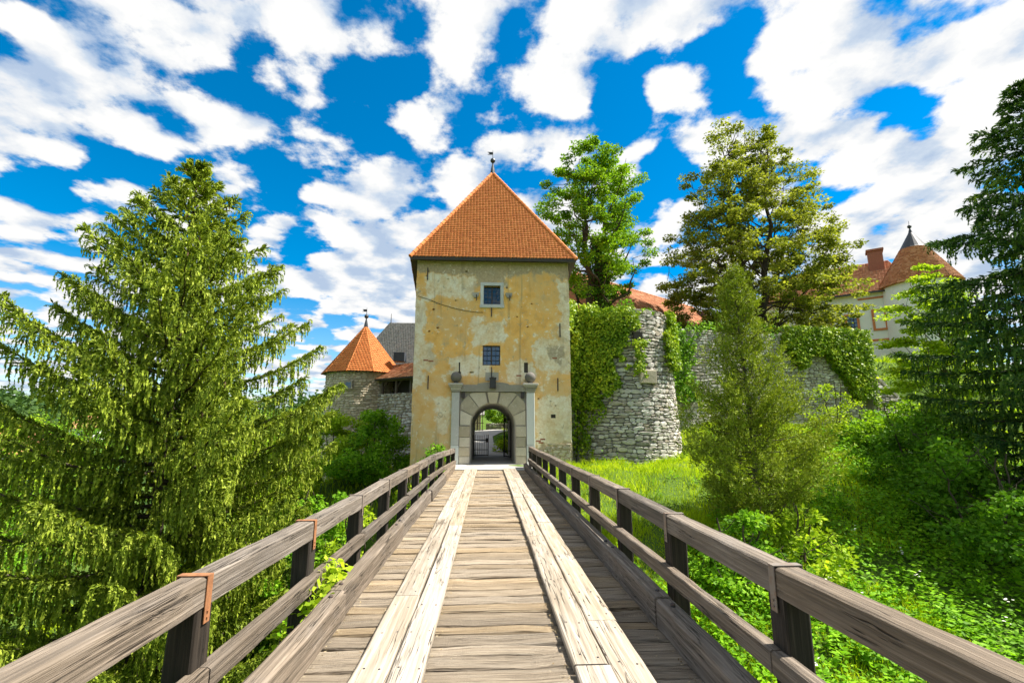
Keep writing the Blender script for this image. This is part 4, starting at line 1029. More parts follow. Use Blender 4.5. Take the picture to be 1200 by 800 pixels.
# ---------------------------------------------------------------- beyond the gate: shed, low wall, retaining wall
sh_ = empty('timber_shed', (-3.2, 49.5, 1.3), 'low timber shed with grey roof seen through the gate arch', 'shed')
z0 = 1.45
MB().box(-6.0, -.75, 48.2, 51, z0 - .4, 3.2).build('wall', MAT['timber'], sh_)
for k in range(18): MB().box(-5.9 + k * .29, -5.9 + k * .29 + .20, 48.10, 48.197, z0 - .1, 3.1).build('plank', MAT['cream'] if k % 3 else MAT['timber'], sh_)
MB().add([(-6.3, 47.6, 3.0), (-.35, 47.6, 3.0), (-.35, 51.6, 4.9), (-6.3, 51.6, 4.9), (-6.3, 47.6, 2.92), (-.35, 47.6, 2.92), (-.35, 51.6, 4.82), (-6.3, 51.6, 4.82)], [(0, 1, 2, 3), (7, 6, 5, 4), (0, 4, 5, 1), (1, 5, 6, 2), (3, 2, 6, 7), (0, 3, 7, 4)]).build('roof', MAT['shingle'], sh_)
fn = empty('lattice_fence', (-1.2, 44.0, 1.2), 'dark lattice fence in front of the shed beyond the gate', 'fence')
for k in range(9): MB().box(-2.6 + k * .26, -2.6 + k * .26 + .06, 43.97, 44.03, .8, 3.3).build('fence_bar', MAT['timber'], fn)
for zz in (1.5, 2.1, 2.7, 3.2): MB().box(-2.65, -.4, 43.93, 43.968, zz, zz + .07).build('fence_rail', MAT['timber'], fn)
lw = empty('low_stone_wall', (2.4, 49.8, 1.4), 'low field stone wall beyond the gate arch', 'wall')
MB().box(-.2, 7, 49.7, 50.2, .8, 2.15).build('core', MAT['mortar'], lw)
lay_stones(course_stones(-.2, 7, 1.1, 2.2, (.25, .5), (.15, .28), 61), lambda u, v: (Vector((u, 49.7, v)), Vector((1, 0, 0)), Vector((0, -1, 0)), Vector((0, 0, 1))), .15, MAT['stone'], lw, 11, 60)
rw = empty('retaining_wall', (5.1, 34, .1), 'mossy stone retaining wall right of the lane behind the gate', 'wall')
rA, rB = Vector((2.0, 30.62, 0)), Vector((5.4, 43, 0)); rtt = (rB - rA).normalized(); rnn = Vector((-rtt.y, rtt.x, 0)); rl = (rB - rA).length
RM = Matrix((rtt, -rnn, Vector((0, 0, 1)))).transposed().to_4x4(); RM.translation = rA
MB().box(0, rl, 0, 3.9, -.6, 6.6).build('core', MAT['mortar'], rw, RM)
lay_stones(course_stones(0, rl, .0, 5.5, (.3, .65), (.18, .32), 65), lambda u, v: (rA + rtt * u + Vector((0, 0, v)), rtt, rnn, Vector((0, 0, 1))), .2, MAT['stone'], rw, 12, 60)
# distant houses in the valley on the left
for k, (px_, py_, Yd, s_, lab) in enumerate(((8, 506, 95, .6, 'pale distant house with weathered orange roof in the valley trees'), (19, 518, 84, .5, 'small white distant house lower in the valley, half hidden by trees'), (94, 492, 120, .55, 'distant house with red roof seen through the spruce branches'))):
    p = at(px_, py_, Yd); zg = float(H(p.x, p.y)); hw = 4.2 * s_; top_ = p.z
    h_ = empty('distant_house', (p.x, p.y, zg), lab, 'house', 'houses in the valley')
    MB().box(p.x - hw, p.x + hw, p.y, p.y + 7, zg - .3, top_ - 1.8).build('wall', MAT['white'] if k else MAT['cream'], h_)
    MB().add([(p.x - hw - .4, p.y - .4, top_ - 1.9), (p.x + hw + .4, p.y - .4, top_ - 1.9), (p.x + hw + .4, p.y + 7.4, top_ - 1.9), (p.x - hw - .4, p.y + 7.4, top_ - 1.9), (p.x - hw - .4, p.y + 3.5, top_ + 1.4), (p.x + hw + .4, p.y + 3.5, top_ + 1.4)], [(0, 1, 5, 4), (2, 3, 4, 5), (1, 2, 5), (3, 0, 4), (3, 2, 1, 0)]).build('roof', MAT['tile_old'], h_)
    for j in (-1, 1): MB().box(p.x + j * hw * .5 - .5, p.x + j * hw * .5 + .5, p.y - .06, p.y + .1, top_ - 4.6, top_ - 3.1).build('window', MAT['glass'], h_)
# ---------------------------------------------------------------- leaf and twig helpers (numpy)
def unit(v): return v / np.maximum(np.linalg.norm(v, axis=-1, keepdims=True), 1e-9)
def leaves(P, D, N, L, Wd, fold=.0):
    """rhombic leaves: base P, direction D, normal N, length L, width Wd -> quads (n*4,3)"""
    D = unit(D); S = unit(np.cross(D, N)); N2 = np.cross(S, D)
    L = np.broadcast_to(np.asarray(L, float), (len(P),))[:, None]; Wd = np.broadcast_to(np.asarray(Wd, float), (len(P),))[:, None]
    m = P + D * L * .45
    return np.stack([P, m + S * Wd * .5 - N2 * L * fold, P + D * L, m - S * Wd * .5 - N2 * L * fold], 1).reshape(-1, 3)
def rand_dirs(g, n): return unit(g.normal(0, 1, (n, 3)))
def cloud_leaves(g, centers, radii, per, L, Wd, flat=.55, up=.6, droop=.0):
    """per leaves around every centre, fuller towards the clump's outer half"""
    k = len(centers) * per; c = np.repeat(centers, per, 0); r_ = np.repeat(radii, per)[:, None]
    d = rand_dirs(g, k) * (g.random((k, 1)) ** .45)
    d[:, 2] *= flat
    P = c + d * r_
    D = rand_dirs(g, k) * np.array([1, 1, .5]) + d * .8; D[:, 2] -= droop
    N = rand_dirs(g, k) * .8 + np.array([0, 0, up])
    s_ = g.uniform(.65, 1.25, k)
    return leaves(P, D, N, L * s_, Wd * s_, .06)
class Tubes:
    """many tapered tubes as one vertex / face array"""
    def __init__(s): s.V = []; s.F = []; s.b = 0
    def add(s, pts, r0, r1, n=5):
        pts = np.asarray(pts, float); m = len(pts); t = np.gradient(pts, axis=0); t = unit(t)
        ref = np.array([.3, .2, .93]) if abs(t[0] @ np.array([.3, .2, .93])) < .9 else np.array([.9, .1, .2])
        a = unit(np.cross(t, ref)); b_ = np.cross(t, a); r_ = np.linspace(0, 1, m); r_ = (r0 * (1 - r_) + r1 * r_)[:, None, None]
        an = np.linspace(0, 2 * np.pi, n, endpoint=False)
        V = pts[:, None] + (a[:, None] * np.cos(an)[None, :, None] + b_[:, None] * np.sin(an)[None, :, None]) * r_
        s.V.append(V.reshape(-1, 3)); i = np.arange(m - 1)[:, None] * n; k = np.arange(n)[None]
        F = np.stack([i + k, i + (k + 1) % n, i + n + (k + 1) % n, i + n + k], -1).reshape(-1, 4) + s.b
        s.F.append(F); s.b += m * n
    def mesh(s, name, mat): return np_poly_mesh(name, np.concatenate(s.V), np.concatenate(s.F), mat, True)
def bez(a, b, c, n):
    t = np.linspace(0, 1, n)[:, None]; return (1 - t) ** 2 * np.asarray(a) + 2 * t * (1 - t) * np.asarray(b) + t ** 2 * np.asarray(c)
# ---------------------------------------------------------------- spruces
def spruce(base, top_z, rad_fn, n_branch, seed, mat, mat2, label, strand=(.25, .6), dens=1.0, rise=.35, cones=0, zmin=None, lean=(0, 0), size=1.0, hang=1.0, group=None):
    """rad_fn(f): reach of the branch tips at height fraction f (0 bottom, 1 top); branches arch up then carry hanging strands"""
    g = rng(seed); bx, by = base; bz = float(H(bx, by)) - .3; Ht = top_z - bz
    t_ = empty('spruce_tree', (bx, by, bz), label, 'tree', group)
    tb = Tubes()
    ts = np.linspace(0, 1, 14); tr = np.stack([bx + lean[0] * ts ** 2 + .03 * np.sin(ts * 9), by + lean[1] * ts ** 2, bz + Ht * ts], 1)
    tb.add(tr, .30 * size, .015, 8)
    f0 = 0.08 if zmin is None else max(.02, (zmin - bz) / Ht)
    Q = []; QT = []; CQ = []; tips = []
    fs = f0 + (1 - f0) * (np.arange(n_branch) + g.random(n_branch) * .6) / n_branch
    fs = 1 - (1 - fs) ** 1.08
    for bi, f in enumerate(fs):
        f = min(f, .985); az_ = bi * 2.399 + g.normal(0, .25); Rr = rad_fn(f) * g.uniform(.78, 1.14)
        if Rr < .12: Rr = .12
        o = np.array([np.interp(f, ts, tr[:, 0]), np.interp(f, ts, tr[:, 1]), bz + Ht * f])
        hd = np.array([math.cos(az_), math.sin(az_), 0])
        upk = rise * (0.25 + 1.0 * f) * Rr
        sagk = (1 - f) * .22 * Rr
        c1 = o + hd * Rr * .5 + np.array([0, 0, upk * .25 - sagk]); e = o + hd * Rr + np.array([0, 0, upk - sagk * .3])
        nseg = max(6, int(Rr * 3.2)); br = bez(o, c1, e, nseg)
        br[1:-1] += g.normal(0, .02, (nseg - 2, 3))
        tb.add(br, .012 + .011 * Rr, .006, 4)
        # side twigs off the branch in its own plane, then strands hanging from twigs and branch
        ns_ = int((12 + 34 * Rr) * dens)
        u = g.random(ns_) ** .85; u = .06 + .94 * u
        pts = np.stack([np.interp(u, np.linspace(0, 1, nseg), br[:, k]) for k in range(3)], 1)
        tan = unit(e - o); side = unit(np.cross(tan, [0, 0, 1]))
        sl = (.10 + .30 * np.sin(np.pi * np.clip(u * .95 + .03, 0, 1)) ** 1.2) * min(1.0, .35 + Rr * .25) * size
        sg = g.choice([-1, 1], ns_) * g.random(ns_) ** .6
        tw = pts + side * (sg * sl * 1.6)[:, None] + tan * (np.abs(sg) * sl * .9)[:, None] + np.array([0, 0, 1]) * g.normal(.02, .05, ns_)[:, None] - np.array([0, 0, 1]) * (np.abs(sg) * sl * .25)[:, None]
        Ls = g.uniform(*strand, ns_) * (1.05 - .75 * f) * hang * np.clip(.3 + Rr * .3, .25, 1.0) * (1.0 - .55 * np.clip((u - .75) / .25, 0, 1))
        # strand = chain of steps; needles in little sprays
        st = .082 * size; kmax = 13
        dirn = np.array([0, 0, -1.0])
        for q in range(kmax):
            ok = Ls > q * st * .9
            if not ok.any(): break
            fr_ = q / kmax
            dd = unit(unit(tan + side * sg[ok, None]) * (1.0 - min(1, q * .42)) * .9 + dirn * min(1, .12 + q * .42) + g.normal(0, .12, (ok.sum(), 3)))
            p = tw[ok]; n2 = ok.sum()
            last = (Ls[ok] < (q + 2.6) * st * .9)
            for rep in range(3):
                fresh = (last & (g.random(n2) < .8)) | (g.random(n2) < .12)
                if rep == 0: lq = leaves(p - dd * .01, unit(dd + rand_dirs(g, n2) * .16), rand_dirs(g, n2), .13 * size, (.046 + .040 * (1 - u[ok])) * size)
                else: lq = leaves(p + dd * (st * (rep - 1.5) * .5), unit(dd * .75 + rand_dirs(g, n2) * .8), rand_dirs(g, n2), .068 * size * g.uniform(.7, 1.2, n2), .026 * size)
                lq = lq.reshape(-1, 4, 3); Q.append(lq[~fresh].reshape(-1, 3)); QT.append(lq[fresh].reshape(-1, 3))
            tw = tw.copy(); tw[ok] = p + dd * st
        # shoots along the twigs (towards the branch)
        for rep in range(2):
            k_ = g.random(ns_)[:, None]; p = pts + (np.array(tw) * 0 + (pts + side * (sg * sl * 1.6)[:, None] + tan * (np.abs(sg) * sl * .9)[:, None]) - pts) * k_
            Q.append(leaves(p, unit(tan * .8 + side * sg[:, None] + rand_dirs(g, ns_) * .6), rand_dirs(g, ns_), .20 * size, .060 * size))
        # short stiff side shoots on the outer half give the outline its spikes
        nf = int((9 + 6 * Rr) * min(1, dens * .9)); uf = .42 + .58 * g.random(nf); pf_ = np.stack([np.interp(uf, np.linspace(0, 1, nseg), br[:, k]) for k in range(3)], 1)
        btan = unit(br[-1] - br[-3]); sgf = g.choice([-1, 1], nf)[:, None]
        df = unit(btan * .85 + side * sgf * g.uniform(.35, .8, (nf, 1)) + np.array([0, 0, 1]) * g.uniform(.0, .45, (nf, 1)) + g.normal(0, .12, (nf, 3)))
        lf_ = g.uniform(.14, .36, nf) * size * (1.15 - .5 * uf)
        for q in range(6):
            pp = pf_ + df * (lf_ * q / 6)[:, None]
            for rep in range(3):
                o4 = leaves(pp, unit(df * .95 + rand_dirs(g, nf) * .75), rand_dirs(g, nf), .085 * size, .026 * size)
                (QT if q >= 3 or rep == 0 else Q).append(o4)
        # brush along the last stretch of the branch
        nt = int(26 * dens); uu = .55 + .45 * g.random(nt); p = np.stack([np.interp(uu, np.linspace(0, 1, nseg), br[:, k]) for k in range(3)], 1)
        Q.append(leaves(p, unit(tan + rand_dirs(g, nt) * .75), rand_dirs(g, nt), .15 * size, .036 * size))
        if cones and f > .45 and g.random() < .55:
            for _ in range(int(g.integers(1, 3))):
                j = int(g.integers(ns_)); CQ.append(pts[j] + np.array([0, 0, -.10]))
    # leading shoot
    nt = 260; hh = g.random(nt) ** .8; p = np.stack([tr[-1, 0] + 0 * hh, tr[-1, 1] + 0 * hh, top_z - hh * 1.1], 1)
    dr = rand_dirs(g, nt); dr[:, 2] = np.abs(dr[:, 2]) * .5 + .35
    Q.append(leaves(p, dr, rand_dirs(g, nt), .10 * size + .18 * size * hh, .035 * size))
    obj('trunk', tb.mesh('trunk', MAT['bark']), None, t_)
    obj('crown', np_mesh('crown', np.concatenate(Q), 4, mat), None, t_)
    obj('new_shoots', np_mesh('new_shoots', np.concatenate(QT), 4, mat2), None, t_)
    if CQ:
        mb = MB()
        for c_ in CQ: mb.lathe(c_, [(.006, .06), (.022, .03), (.026, -.02), (.018, -.08), (.003, -.11)], 5)
        mb.build('cones', MAT['cone'], t_, kind='stuff')
    return t_
def rad_left(f):
    z = f
    return float(np.interp(f, [0, .25, .45, .60, .72, .82, .90, .96, 1], [4.4, 4.7, 4.75, 4.2, 3.15, 1.95, 1.0, .42, .10]))
spruce((-9.85, 15.3), 10.75, rad_left, 146, 11, MAT['spruce'], MAT['spruce_tip'], 'big yellow green spruce with hanging twigs left of the bridge', strand=(.30, 1.15), dens=1.04, rise=.55, cones=1, zmin=-5.5, lean=(-.2, 0))
def rad_right(f): return float(np.interp(f, [0, .2, .5, .75, .9, 1], [5.6, 5.6, 4.6, 2.7, 1.3, .15]))
spruce((21.0, 15.5), 15.3, rad_right, 128, 12, MAT['spruce_dark'], MAT['spruce_dark_tip'], 'tall dark green spruce on the right moat bank', strand=(.3, .85), dens=.72, rise=.05, zmin=-5.5, size=1.25, hang=1.0)
# ---------------------------------------------------------------- juniper
def juniper(base, top_z, rmax, seed):
    g = rng(seed); bx, by = base; bz = float(H(bx, by)) - .2; Ht = top_z - bz
    t_ = empty('juniper_tree', (bx, by, bz), 'slender olive green juniper growing on the bank below the curtain wall', 'tree')
    tb = Tubes(); ts = np.linspace(0, 1, 10); tr = np.stack([bx + .12 * np.sin(ts * 5), by + .08 * np.sin(ts * 4), bz + Ht * ts], 1); tb.add(tr, .12, .01, 7)
    Q = []; nb = 190
    for i in range(nb):
        f = .05 + .93 * (i + g.random()) / nb; az_ = i * 2.399
        prof = np.interp(f, [0, .15, .35, .55, .75, .9, 1], [.8, 1.05, .95, .62, .36, .2, .05]) * rmax
        Rr = prof * g.uniform(.4, 1.25); o = np.array([np.interp(f, ts, tr[:, 0]), np.interp(f, ts, tr[:, 1]), bz + Ht * f])
        hd = np.array([math.cos(az_), math.sin(az_), 0]); e = o + hd * Rr + np.array([0, 0, Rr * g.uniform(.25, .7)])
        br = bez(o, o + hd * Rr * .6 + np.array([0, 0, -.05 * Rr]), e, 7); tb.add(br, .02, .004, 4)
        n2 = int((12 + 27 * Rr) * (1.55 if f < .5 else 1.0)); u = .2 + .8 * g.random(n2) ** .6
        p = np.stack([np.interp(u, np.linspace(0, 1, 7), br[:, k]) for k in range(3)], 1) + g.normal(0, .15, (n2, 3)) * (.5 + .5 * Rr / rmax)
        # a spray: little plume of scale leaves
        dr = unit(hd * .5 + np.array([0, 0, .75]) + g.normal(0, .55, (n2, 3)))
        for q in range(7):
            Q.append(leaves(p + dr * .028 * q + g.normal(0, .016, p.shape), unit(dr + rand_dirs(g, n2) * .75), rand_dirs(g, n2), g.uniform(.07, .13, n2), .032))
    obj('trunk', tb.mesh('trunk', MAT['bark_grey']), None, t_)
    obj('crown', np_mesh('crown', np.concatenate(Q), 4, MAT['juniper']), None, t_)
juniper((8.45, 15.0), 7.15, 1.95, 31)
# ---------------------------------------------------------------- broadleaved trees and shrubs
def broad_tree(name, base, z_top, prof, seed, mat, label, cat='tree', trunk_r=.25, stems=1, n_limb=26, n_clump=220, per=260, clump=(.45, .85), L=.16, Wd=.11, flat=.55, bark='bark', bare=.2, droop=.15, up=.6, group=None, bz=None, stem_spread=.0, squash=1.0, limb_r=.28):
    """prof: list of (height fraction, radius); clumps of leaves on limbs that leave tapered stems"""
    g = rng(seed); bx, by = base; bz = float(H(bx, by)) - .2 if bz is None else bz; Ht = z_top - bz
    t_ = empty(name, (bx, by, bz), label, cat, group)
    pf = np.array(prof); tb = Tubes(); stem_paths = []
    for s_ in range(stems):
        a = 2 * math.pi * s_ / max(stems, 1) + .4; off = np.array([math.cos(a), math.sin(a) * .6, 0]) * stem_spread * (stems > 1)
        top_f = g.uniform(.86, .97)
        pth = bez((bx, by, bz), (bx + off[0] * .9, by + off[1] * .9, bz + Ht * .35), (bx + off[0] * 1.25, by + off[1], bz + Ht * top_f), 12)
        pth[2:-1] += g.normal(0, .012 * Ht, (9, 3)) * np.array([1, 1, .2])
        tb.add(pth, trunk_r, .02, 8); stem_paths.append(pth)
    lo = pf[0, 0]
    limbs = []
    for i in range(n_limb):
        pth = stem_paths[i % stems]; f = max(bare, lo - .12) + (.95 - max(bare, lo - .12)) * (i + g.random()) / n_limb
        kf = np.clip(f, 0, .97) * 11; k0 = int(kf); o = pth[k0] + (pth[min(k0 + 1, 11)] - pth[k0]) * (kf - k0)
        az_ = i * 2.399 + g.normal(0, .3); fe = min(f + g.uniform(.08, .22), .97)
        Rr = np.interp(fe, pf[:, 0], pf[:, 1]) * g.uniform(.6, .92)
        e = np.array([bx + math.cos(az_) * Rr, by + math.sin(az_) * Rr * squash, bz + Ht * fe])
        if stems > 1: e += (pth[-1] - np.array([bx, by, pth[-1][2]])) * .45 * np.array([1, 1, 0])
        mid = (o + e) / 2 + np.array([0, 0, -.04 * Ht]) + g.normal(0, .02 * Ht, 3)
        br = bez(o, mid, e, 8); br[1:-1] += g.normal(0, .012 * Ht, (6, 3))
        tb.add(br, trunk_r * limb_r * (1.1 - .6 * f), .012, 5); limbs.append(br)
    LP = np.concatenate(limbs); LPi = LP
    # clump centres: random in the envelope, denser towards its skin
    C = []
    while len(C) < n_clump:
        f = g.uniform(lo, 1.0); Rr = np.interp(f, pf[:, 0], pf[:, 1])
        if g.random() > (Rr / pf[:, 1].max()) ** 1.3 + .05: continue
        a = g.uniform(0, 2 * math.pi); r_ = Rr * math.sqrt(g.uniform(.08, 1.0)) * g.uniform(.85, 1.12)
        p = np.array([bx + r_ * math.cos(a), by + r_ * math.sin(a) * squash, bz + Ht * f])
        if stems > 1:
            sp_ = stem_paths[int(g.integers(stems))]; kf = min(f, .97) * 11; p += (sp_[int(kf)] - np.array([bx, by, sp_[int(kf)][2]])) * np.array([.8, .8, 0])
        C.append(p)
    C = np.array(C); rad = g.uniform(*clump, len(C))
    for c_ in C:
        d = np.linalg.norm((LP - c_) * np.array([1, 1, 1.3]), axis=1); o = LP[int(d.argmin())]
        br = bez(o, (o + c_) / 2 + np.array([0, 0, -.06 * np.linalg.norm(c_ - o)]), c_, 4); tb.add(br, max(.012, trunk_r * .07), .006, 4)
    Q = cloud_leaves(g, C, rad, per, L, Wd, flat, up, droop)
    obj('trunk', tb.mesh('trunk', MAT[bark]), None, t_)
    obj('crown', np_mesh('crown', Q, 4, mat), None, t_)
    return t_
# linden on the terrace, two stems
bp = at(893, 392, 38)
broad_tree('linden_tree', (bp.x, bp.y), at(880, 143, 38).z, [(.04, 6.0), (.2, 7.8), (.35, 7.7), (.5, 6.8), (.65, 5.3), (.8, 3.6), (.92, 1.9), (1, .5)], 41, MAT['linden'],
           'wide olive green linden with two stems rising behind the curtain wall', trunk_r=.42, stems=2, n_limb=64, n_clump=760, per=122, clump=(.4, .95), L=.24, Wd=.16, flat=.42, bare=.05, droop=.25, up=.9, stem_spread=2.0, bark='bark', squash=.8)
# ivy-clad tree behind the bastion
bp = at(703, 390, 34)
broad_tree('ash_tree', (bp.x, bp.y), at(705, 172, 34).z, [(.22, 1.2), (.35, 3.0), (.5, 4.0), (.65, 4.3), (.8, 3.9), (.92, 2.6), (1, .9)], 43, MAT['ash'],
           'tall bright green tree with open crown right of the gate tower', trunk_r=.42, stems=2, n_limb=30, n_clump=190, per=210, clump=(.35, .85), L=.19, Wd=.13, flat=.55, bare=.25, stem_spread=.9, limb_r=.34)
# its lower trunk wrapped in ivy
g = rng(6); n_ = 5200; zz = g.random(n_) ** 1.1; a_ = g.uniform(0, 2 * math.pi, n_); rr = (1.15 - .55 * zz) * np.sqrt(g.uniform(.2, 1, n_)); bb = float(H(bp.x, bp.y))
P = np.stack([bp.x + .15 * zz + rr * np.cos(a_), bp.y + rr * np.sin(a_), bb + zz * 9.5], 1)
iv = empty('trunk_ivy', (bp.x, bp.y, bb), 'dark ivy wrapped around the trunk of the tall tree beside the gate tower', 'ivy')
obj('leaves', np_mesh('leaves', leaves(P, unit(np.stack([np.cos(a_), np.sin(a_), 0 * a_ - .6], 1) + g.normal(0, .5, (n_, 3))), unit(np.stack([np.cos(a_), np.sin(a_), 0 * a_ + .5], 1) + g.normal(0, .4, (n_, 3))), g.uniform(.14, .24, n_), .16), 4, MAT['dark_shrub']), None, iv)
MB().tube([(bp.x, bp.y, bb - .2), (bp.x + .1, bp.y, bb + 5), (bp.x + .15, bp.y, bb + 9.4)], [.5, .45, .3], 8).build('stem', MAT['bark'], iv)
# maple by the end of the curtain wall
bp = at(1118, 500, 24)
broad_tree('maple_tree', (bp.x, bp.y), at(1130, 312, 24).z, [(.18, 1.6), (.35, 2.7), (.55, 2.8), (.75, 2.4), (.9, 1.5), (1, .5)], 45, MAT['maple'],
           'sunlit lime green maple in front of the white castle house', trunk_r=.16, n_limb=30, n_clump=230, per=120, clump=(.3, .7), L=.17, Wd=.13, flat=.3, bare=.15, up=1.0)
def shrub(px_, py_, Y, hgt, rad, seed, mat, label, per=90, n_clump=26, L=.11, Wd=.07, clump=(.18, .38), name='shrub', group=None, flat=.7, up=.5, xy=None):
    p = at(px_, py_, Y) if xy is None else Vector((*xy, 0)); z0 = float(H(p.x, p.y)) - .1
    return broad_tree(name, (p.x, p.y), z0 + hgt, [(.05, rad * .65), (.3, rad), (.6, rad * .9), (.85, rad * .55), (1, rad * .15)], seed, MAT[mat], label, 'shrub', trunk_r=.035, stems=3, n_limb=12, n_clump=n_clump, per=int(per * .78), clump=clump, L=L * 1.12, Wd=Wd * 1.12, flat=flat, bare=.05, up=up, group=group, bz=z0, stem_spread=rad * .4, limb_r=.5)
# shrubs left of the tower
shrub(0, 0, 0, 3.9, 2.2, 51, 'shrub', 'dense green shrub against the left side of the gate tower', 260, 60, .14, .09, (.3, .6), xy=(-5.6, 25.2))
shrub(0, 0, 0, 3.6, 2.3, 52, 'maple', 'leafy green shrub at the foot of the round tan tower', 240, 60, .14, .09, (.3, .6), xy=(-8.2, 26.8))
shrub(0, 0, 0, 4.2, 2.4, 53, 'maple', 'light green bush growing between spruce and round tower', 220, 56, .14, .09, (.3, .6), xy=(-10.4, 23.5))
shrub(0, 0, 0, 5.0, 2.3, 54, 'shrub', 'tall green bush below the bridge behind the spruce twigs', 220, 56, .13, .085, (.3, .6), xy=(-6.6, 18.3))
shrub(0, 0, 0, 5.6, 2.0, 55, 'cover', 'broad leaved bush close under the left railing of the bridge', 200, 50, .12, .08, (.25, .5), xy=(-4.4, 13.0))
shrub(0, 0, 0, 5.4, 2.0, 56, 'maple', 'lime green bush under the left railing towards the gate', 180, 44, .12, .08, (.25, .5), xy=(-3.9, 16.6))
shrub(0, 0, 0, 1.75, .55, 57, 'shrub', 'small bright shrub left of the stone portal', 90, 22, .10, .065, (.14, .3), xy=(-2.35, 21.9))
shrub(0, 0, 0, 2.0, .8, 58, 'maple', 'low yellow green shrub at the left end of the railing by the tower', 100, 24, .11, .07, (.15, .32), xy=(-3.1, 21.0))
# shrubs on the right bank
shrub(0, 0, 0, 2.3, 1.2, 61, 'maple', 'pale green elder bush at the foot of the juniper', 120, 34, .13, .075, (.2, .4), xy=(8.3, 13.0))
shrub(0, 0, 0, 2.0, 1.3, 62, 'shrub', 'leafy bush left of the juniper foot', 110, 30, .12, .075, (.2, .4), xy=(6.6, 12.6))
shrub(0, 0, 0, 2.7, 1.8, 63, 'shrub', 'green bush in front of the sloping buttress', 170, 46, .14, .09, (.25, .55), xy=(19.3, 22.6), group=None)
shrub(0, 0, 0, 3.0, 1.4, 64, 'maple', 'slim light green sapling before the ivy covered wall end', 70, 26, .14, .09, (.22, .45), xy=(20.3, 26.8))
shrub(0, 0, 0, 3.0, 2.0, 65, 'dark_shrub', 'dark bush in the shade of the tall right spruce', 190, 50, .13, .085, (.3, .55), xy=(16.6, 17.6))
shrub(0, 0, 0, 3.4, 2.0, 66, 'ash', 'round mid green bush behind the dark spruce boughs', 170, 44, .13, .085, (.25, .5), xy=(19.0, 20.6))
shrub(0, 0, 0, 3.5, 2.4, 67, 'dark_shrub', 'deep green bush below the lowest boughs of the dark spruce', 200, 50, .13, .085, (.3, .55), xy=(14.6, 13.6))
shrub(0, 0, 0, 1.0, .62, 81, 'maple', 'low lime green plant beside the lane just behind the gate', 90, 20, .11, .07, (.15, .3), xy=(1.15, 32.4))
shrub(0, 0, 0, 1.0, .75, 82, 'shrub', 'green weed clump at the lane bend under the retaining wall', 90, 22, .12, .08, (.15, .32), xy=(1.3, 35.2))
shrub(0, 0, 0, 4.4, 2.6, 83, 'ash', 'round bush behind the low field stone wall beyond the gate', 240, 60, .16, .11, (.35, .7), xy=(2.2, 53.5))
# greenery on the terrace behind the bastion and the wall
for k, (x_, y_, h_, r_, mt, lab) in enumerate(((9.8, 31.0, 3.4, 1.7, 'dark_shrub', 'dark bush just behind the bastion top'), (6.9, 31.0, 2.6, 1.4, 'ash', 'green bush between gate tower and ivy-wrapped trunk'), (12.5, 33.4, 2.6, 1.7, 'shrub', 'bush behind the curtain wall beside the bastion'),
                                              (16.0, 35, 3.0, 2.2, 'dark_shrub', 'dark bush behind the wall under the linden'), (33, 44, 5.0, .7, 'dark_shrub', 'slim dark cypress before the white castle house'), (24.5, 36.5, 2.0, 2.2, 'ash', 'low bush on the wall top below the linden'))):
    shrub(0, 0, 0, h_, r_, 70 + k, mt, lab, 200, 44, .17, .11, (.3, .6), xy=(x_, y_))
# far trees in the valley on the left
for k, (px_, pyt, Y, r_, mt, lab) in enumerate(((6, 497, 62, 5, 'maple', 'bright valley tree beside the distant houses'), (45, 492, 66, 6, 'shrub', 'rounded valley tree behind the spruce boughs'), (20, 480, 120, 10, 'far', 'dark far tree on the skyline left of the spruce'), (0, 476, 130, 9, 'far', 'dark far skyline tree at the valley edge'),
                                               (75, 505, 52, 5, 'ash', 'mid green valley tree seen low through the spruce'), (20, 527, 40, 4.2, 'maple', 'lime green tree low in the valley under the spruce boughs'), (300, 478, 60, 6, 'ash', 'green tree between spruce and round tower'), (352, 482, 56, 4.5, 'maple', 'light green tree just left of the round tower'), (0, 560, 26, 3.6, 'shrub', 'leafy tree on the slope left below the spruce'), (30, 489, 88, 6, 'maple', 'lime green tree on the far valley side near the houses'), (60, 486, 96, 7, 'ash', 'mid green tree on the far valley side'), (105, 488, 100, 7, 'shrub', 'far valley tree beside the red roofed house'), (330, 480, 85, 7, 'far', 'dark far tree on the ridge near the round tower'))):
    p = at(px_, pyt, Y); zb = float(H(p.x, p.y))
    broad_tree('valley_tree', (p.x, p.y), p.z, [(.15, r_ * .6), (.4, r_), (.65, r_ * .95), (.85, r_ * .6), (1, r_ * .2)], 90 + k, MAT[mt], lab, trunk_r=.25, n_limb=14, n_clump=80, per=58, clump=(r_ * .16, r_ * .3), L=.035 * r_ + .1, Wd=.03 * r_ + .06, flat=.6)
# far woods on the valley sides
g = rng(202); n = 900; ang = g.uniform(R(-75), R(-8), n); dd_ = g.uniform(85, 330, n); x = dd_ * np.sin(ang); y_ = dd_ * np.cos(ang); kk = (x < -14); x, y_ = x[kk], y_[kk]; n = len(x)
hh = g.uniform(4, 9, n); cc = []; rr = []
for q in range(4):
    cc.append(np.stack([x + g.normal(0, 1.5, n), y_ + g.normal(0, 1.5, n), H(x, y_) + hh * g.uniform(.25, .85, n)], 1)); rr.append(hh * g.uniform(.22, .42, n))
obj('far_wood', np_mesh('far_wood', cloud_leaves(g, np.concatenate(cc), np.concatenate(rr), 10, 1.5, 1.1, .8, .5), 4, MAT['far']), None, None, kind='stuff', label='far woods covering the valley sides left of the castle', cat='wood')
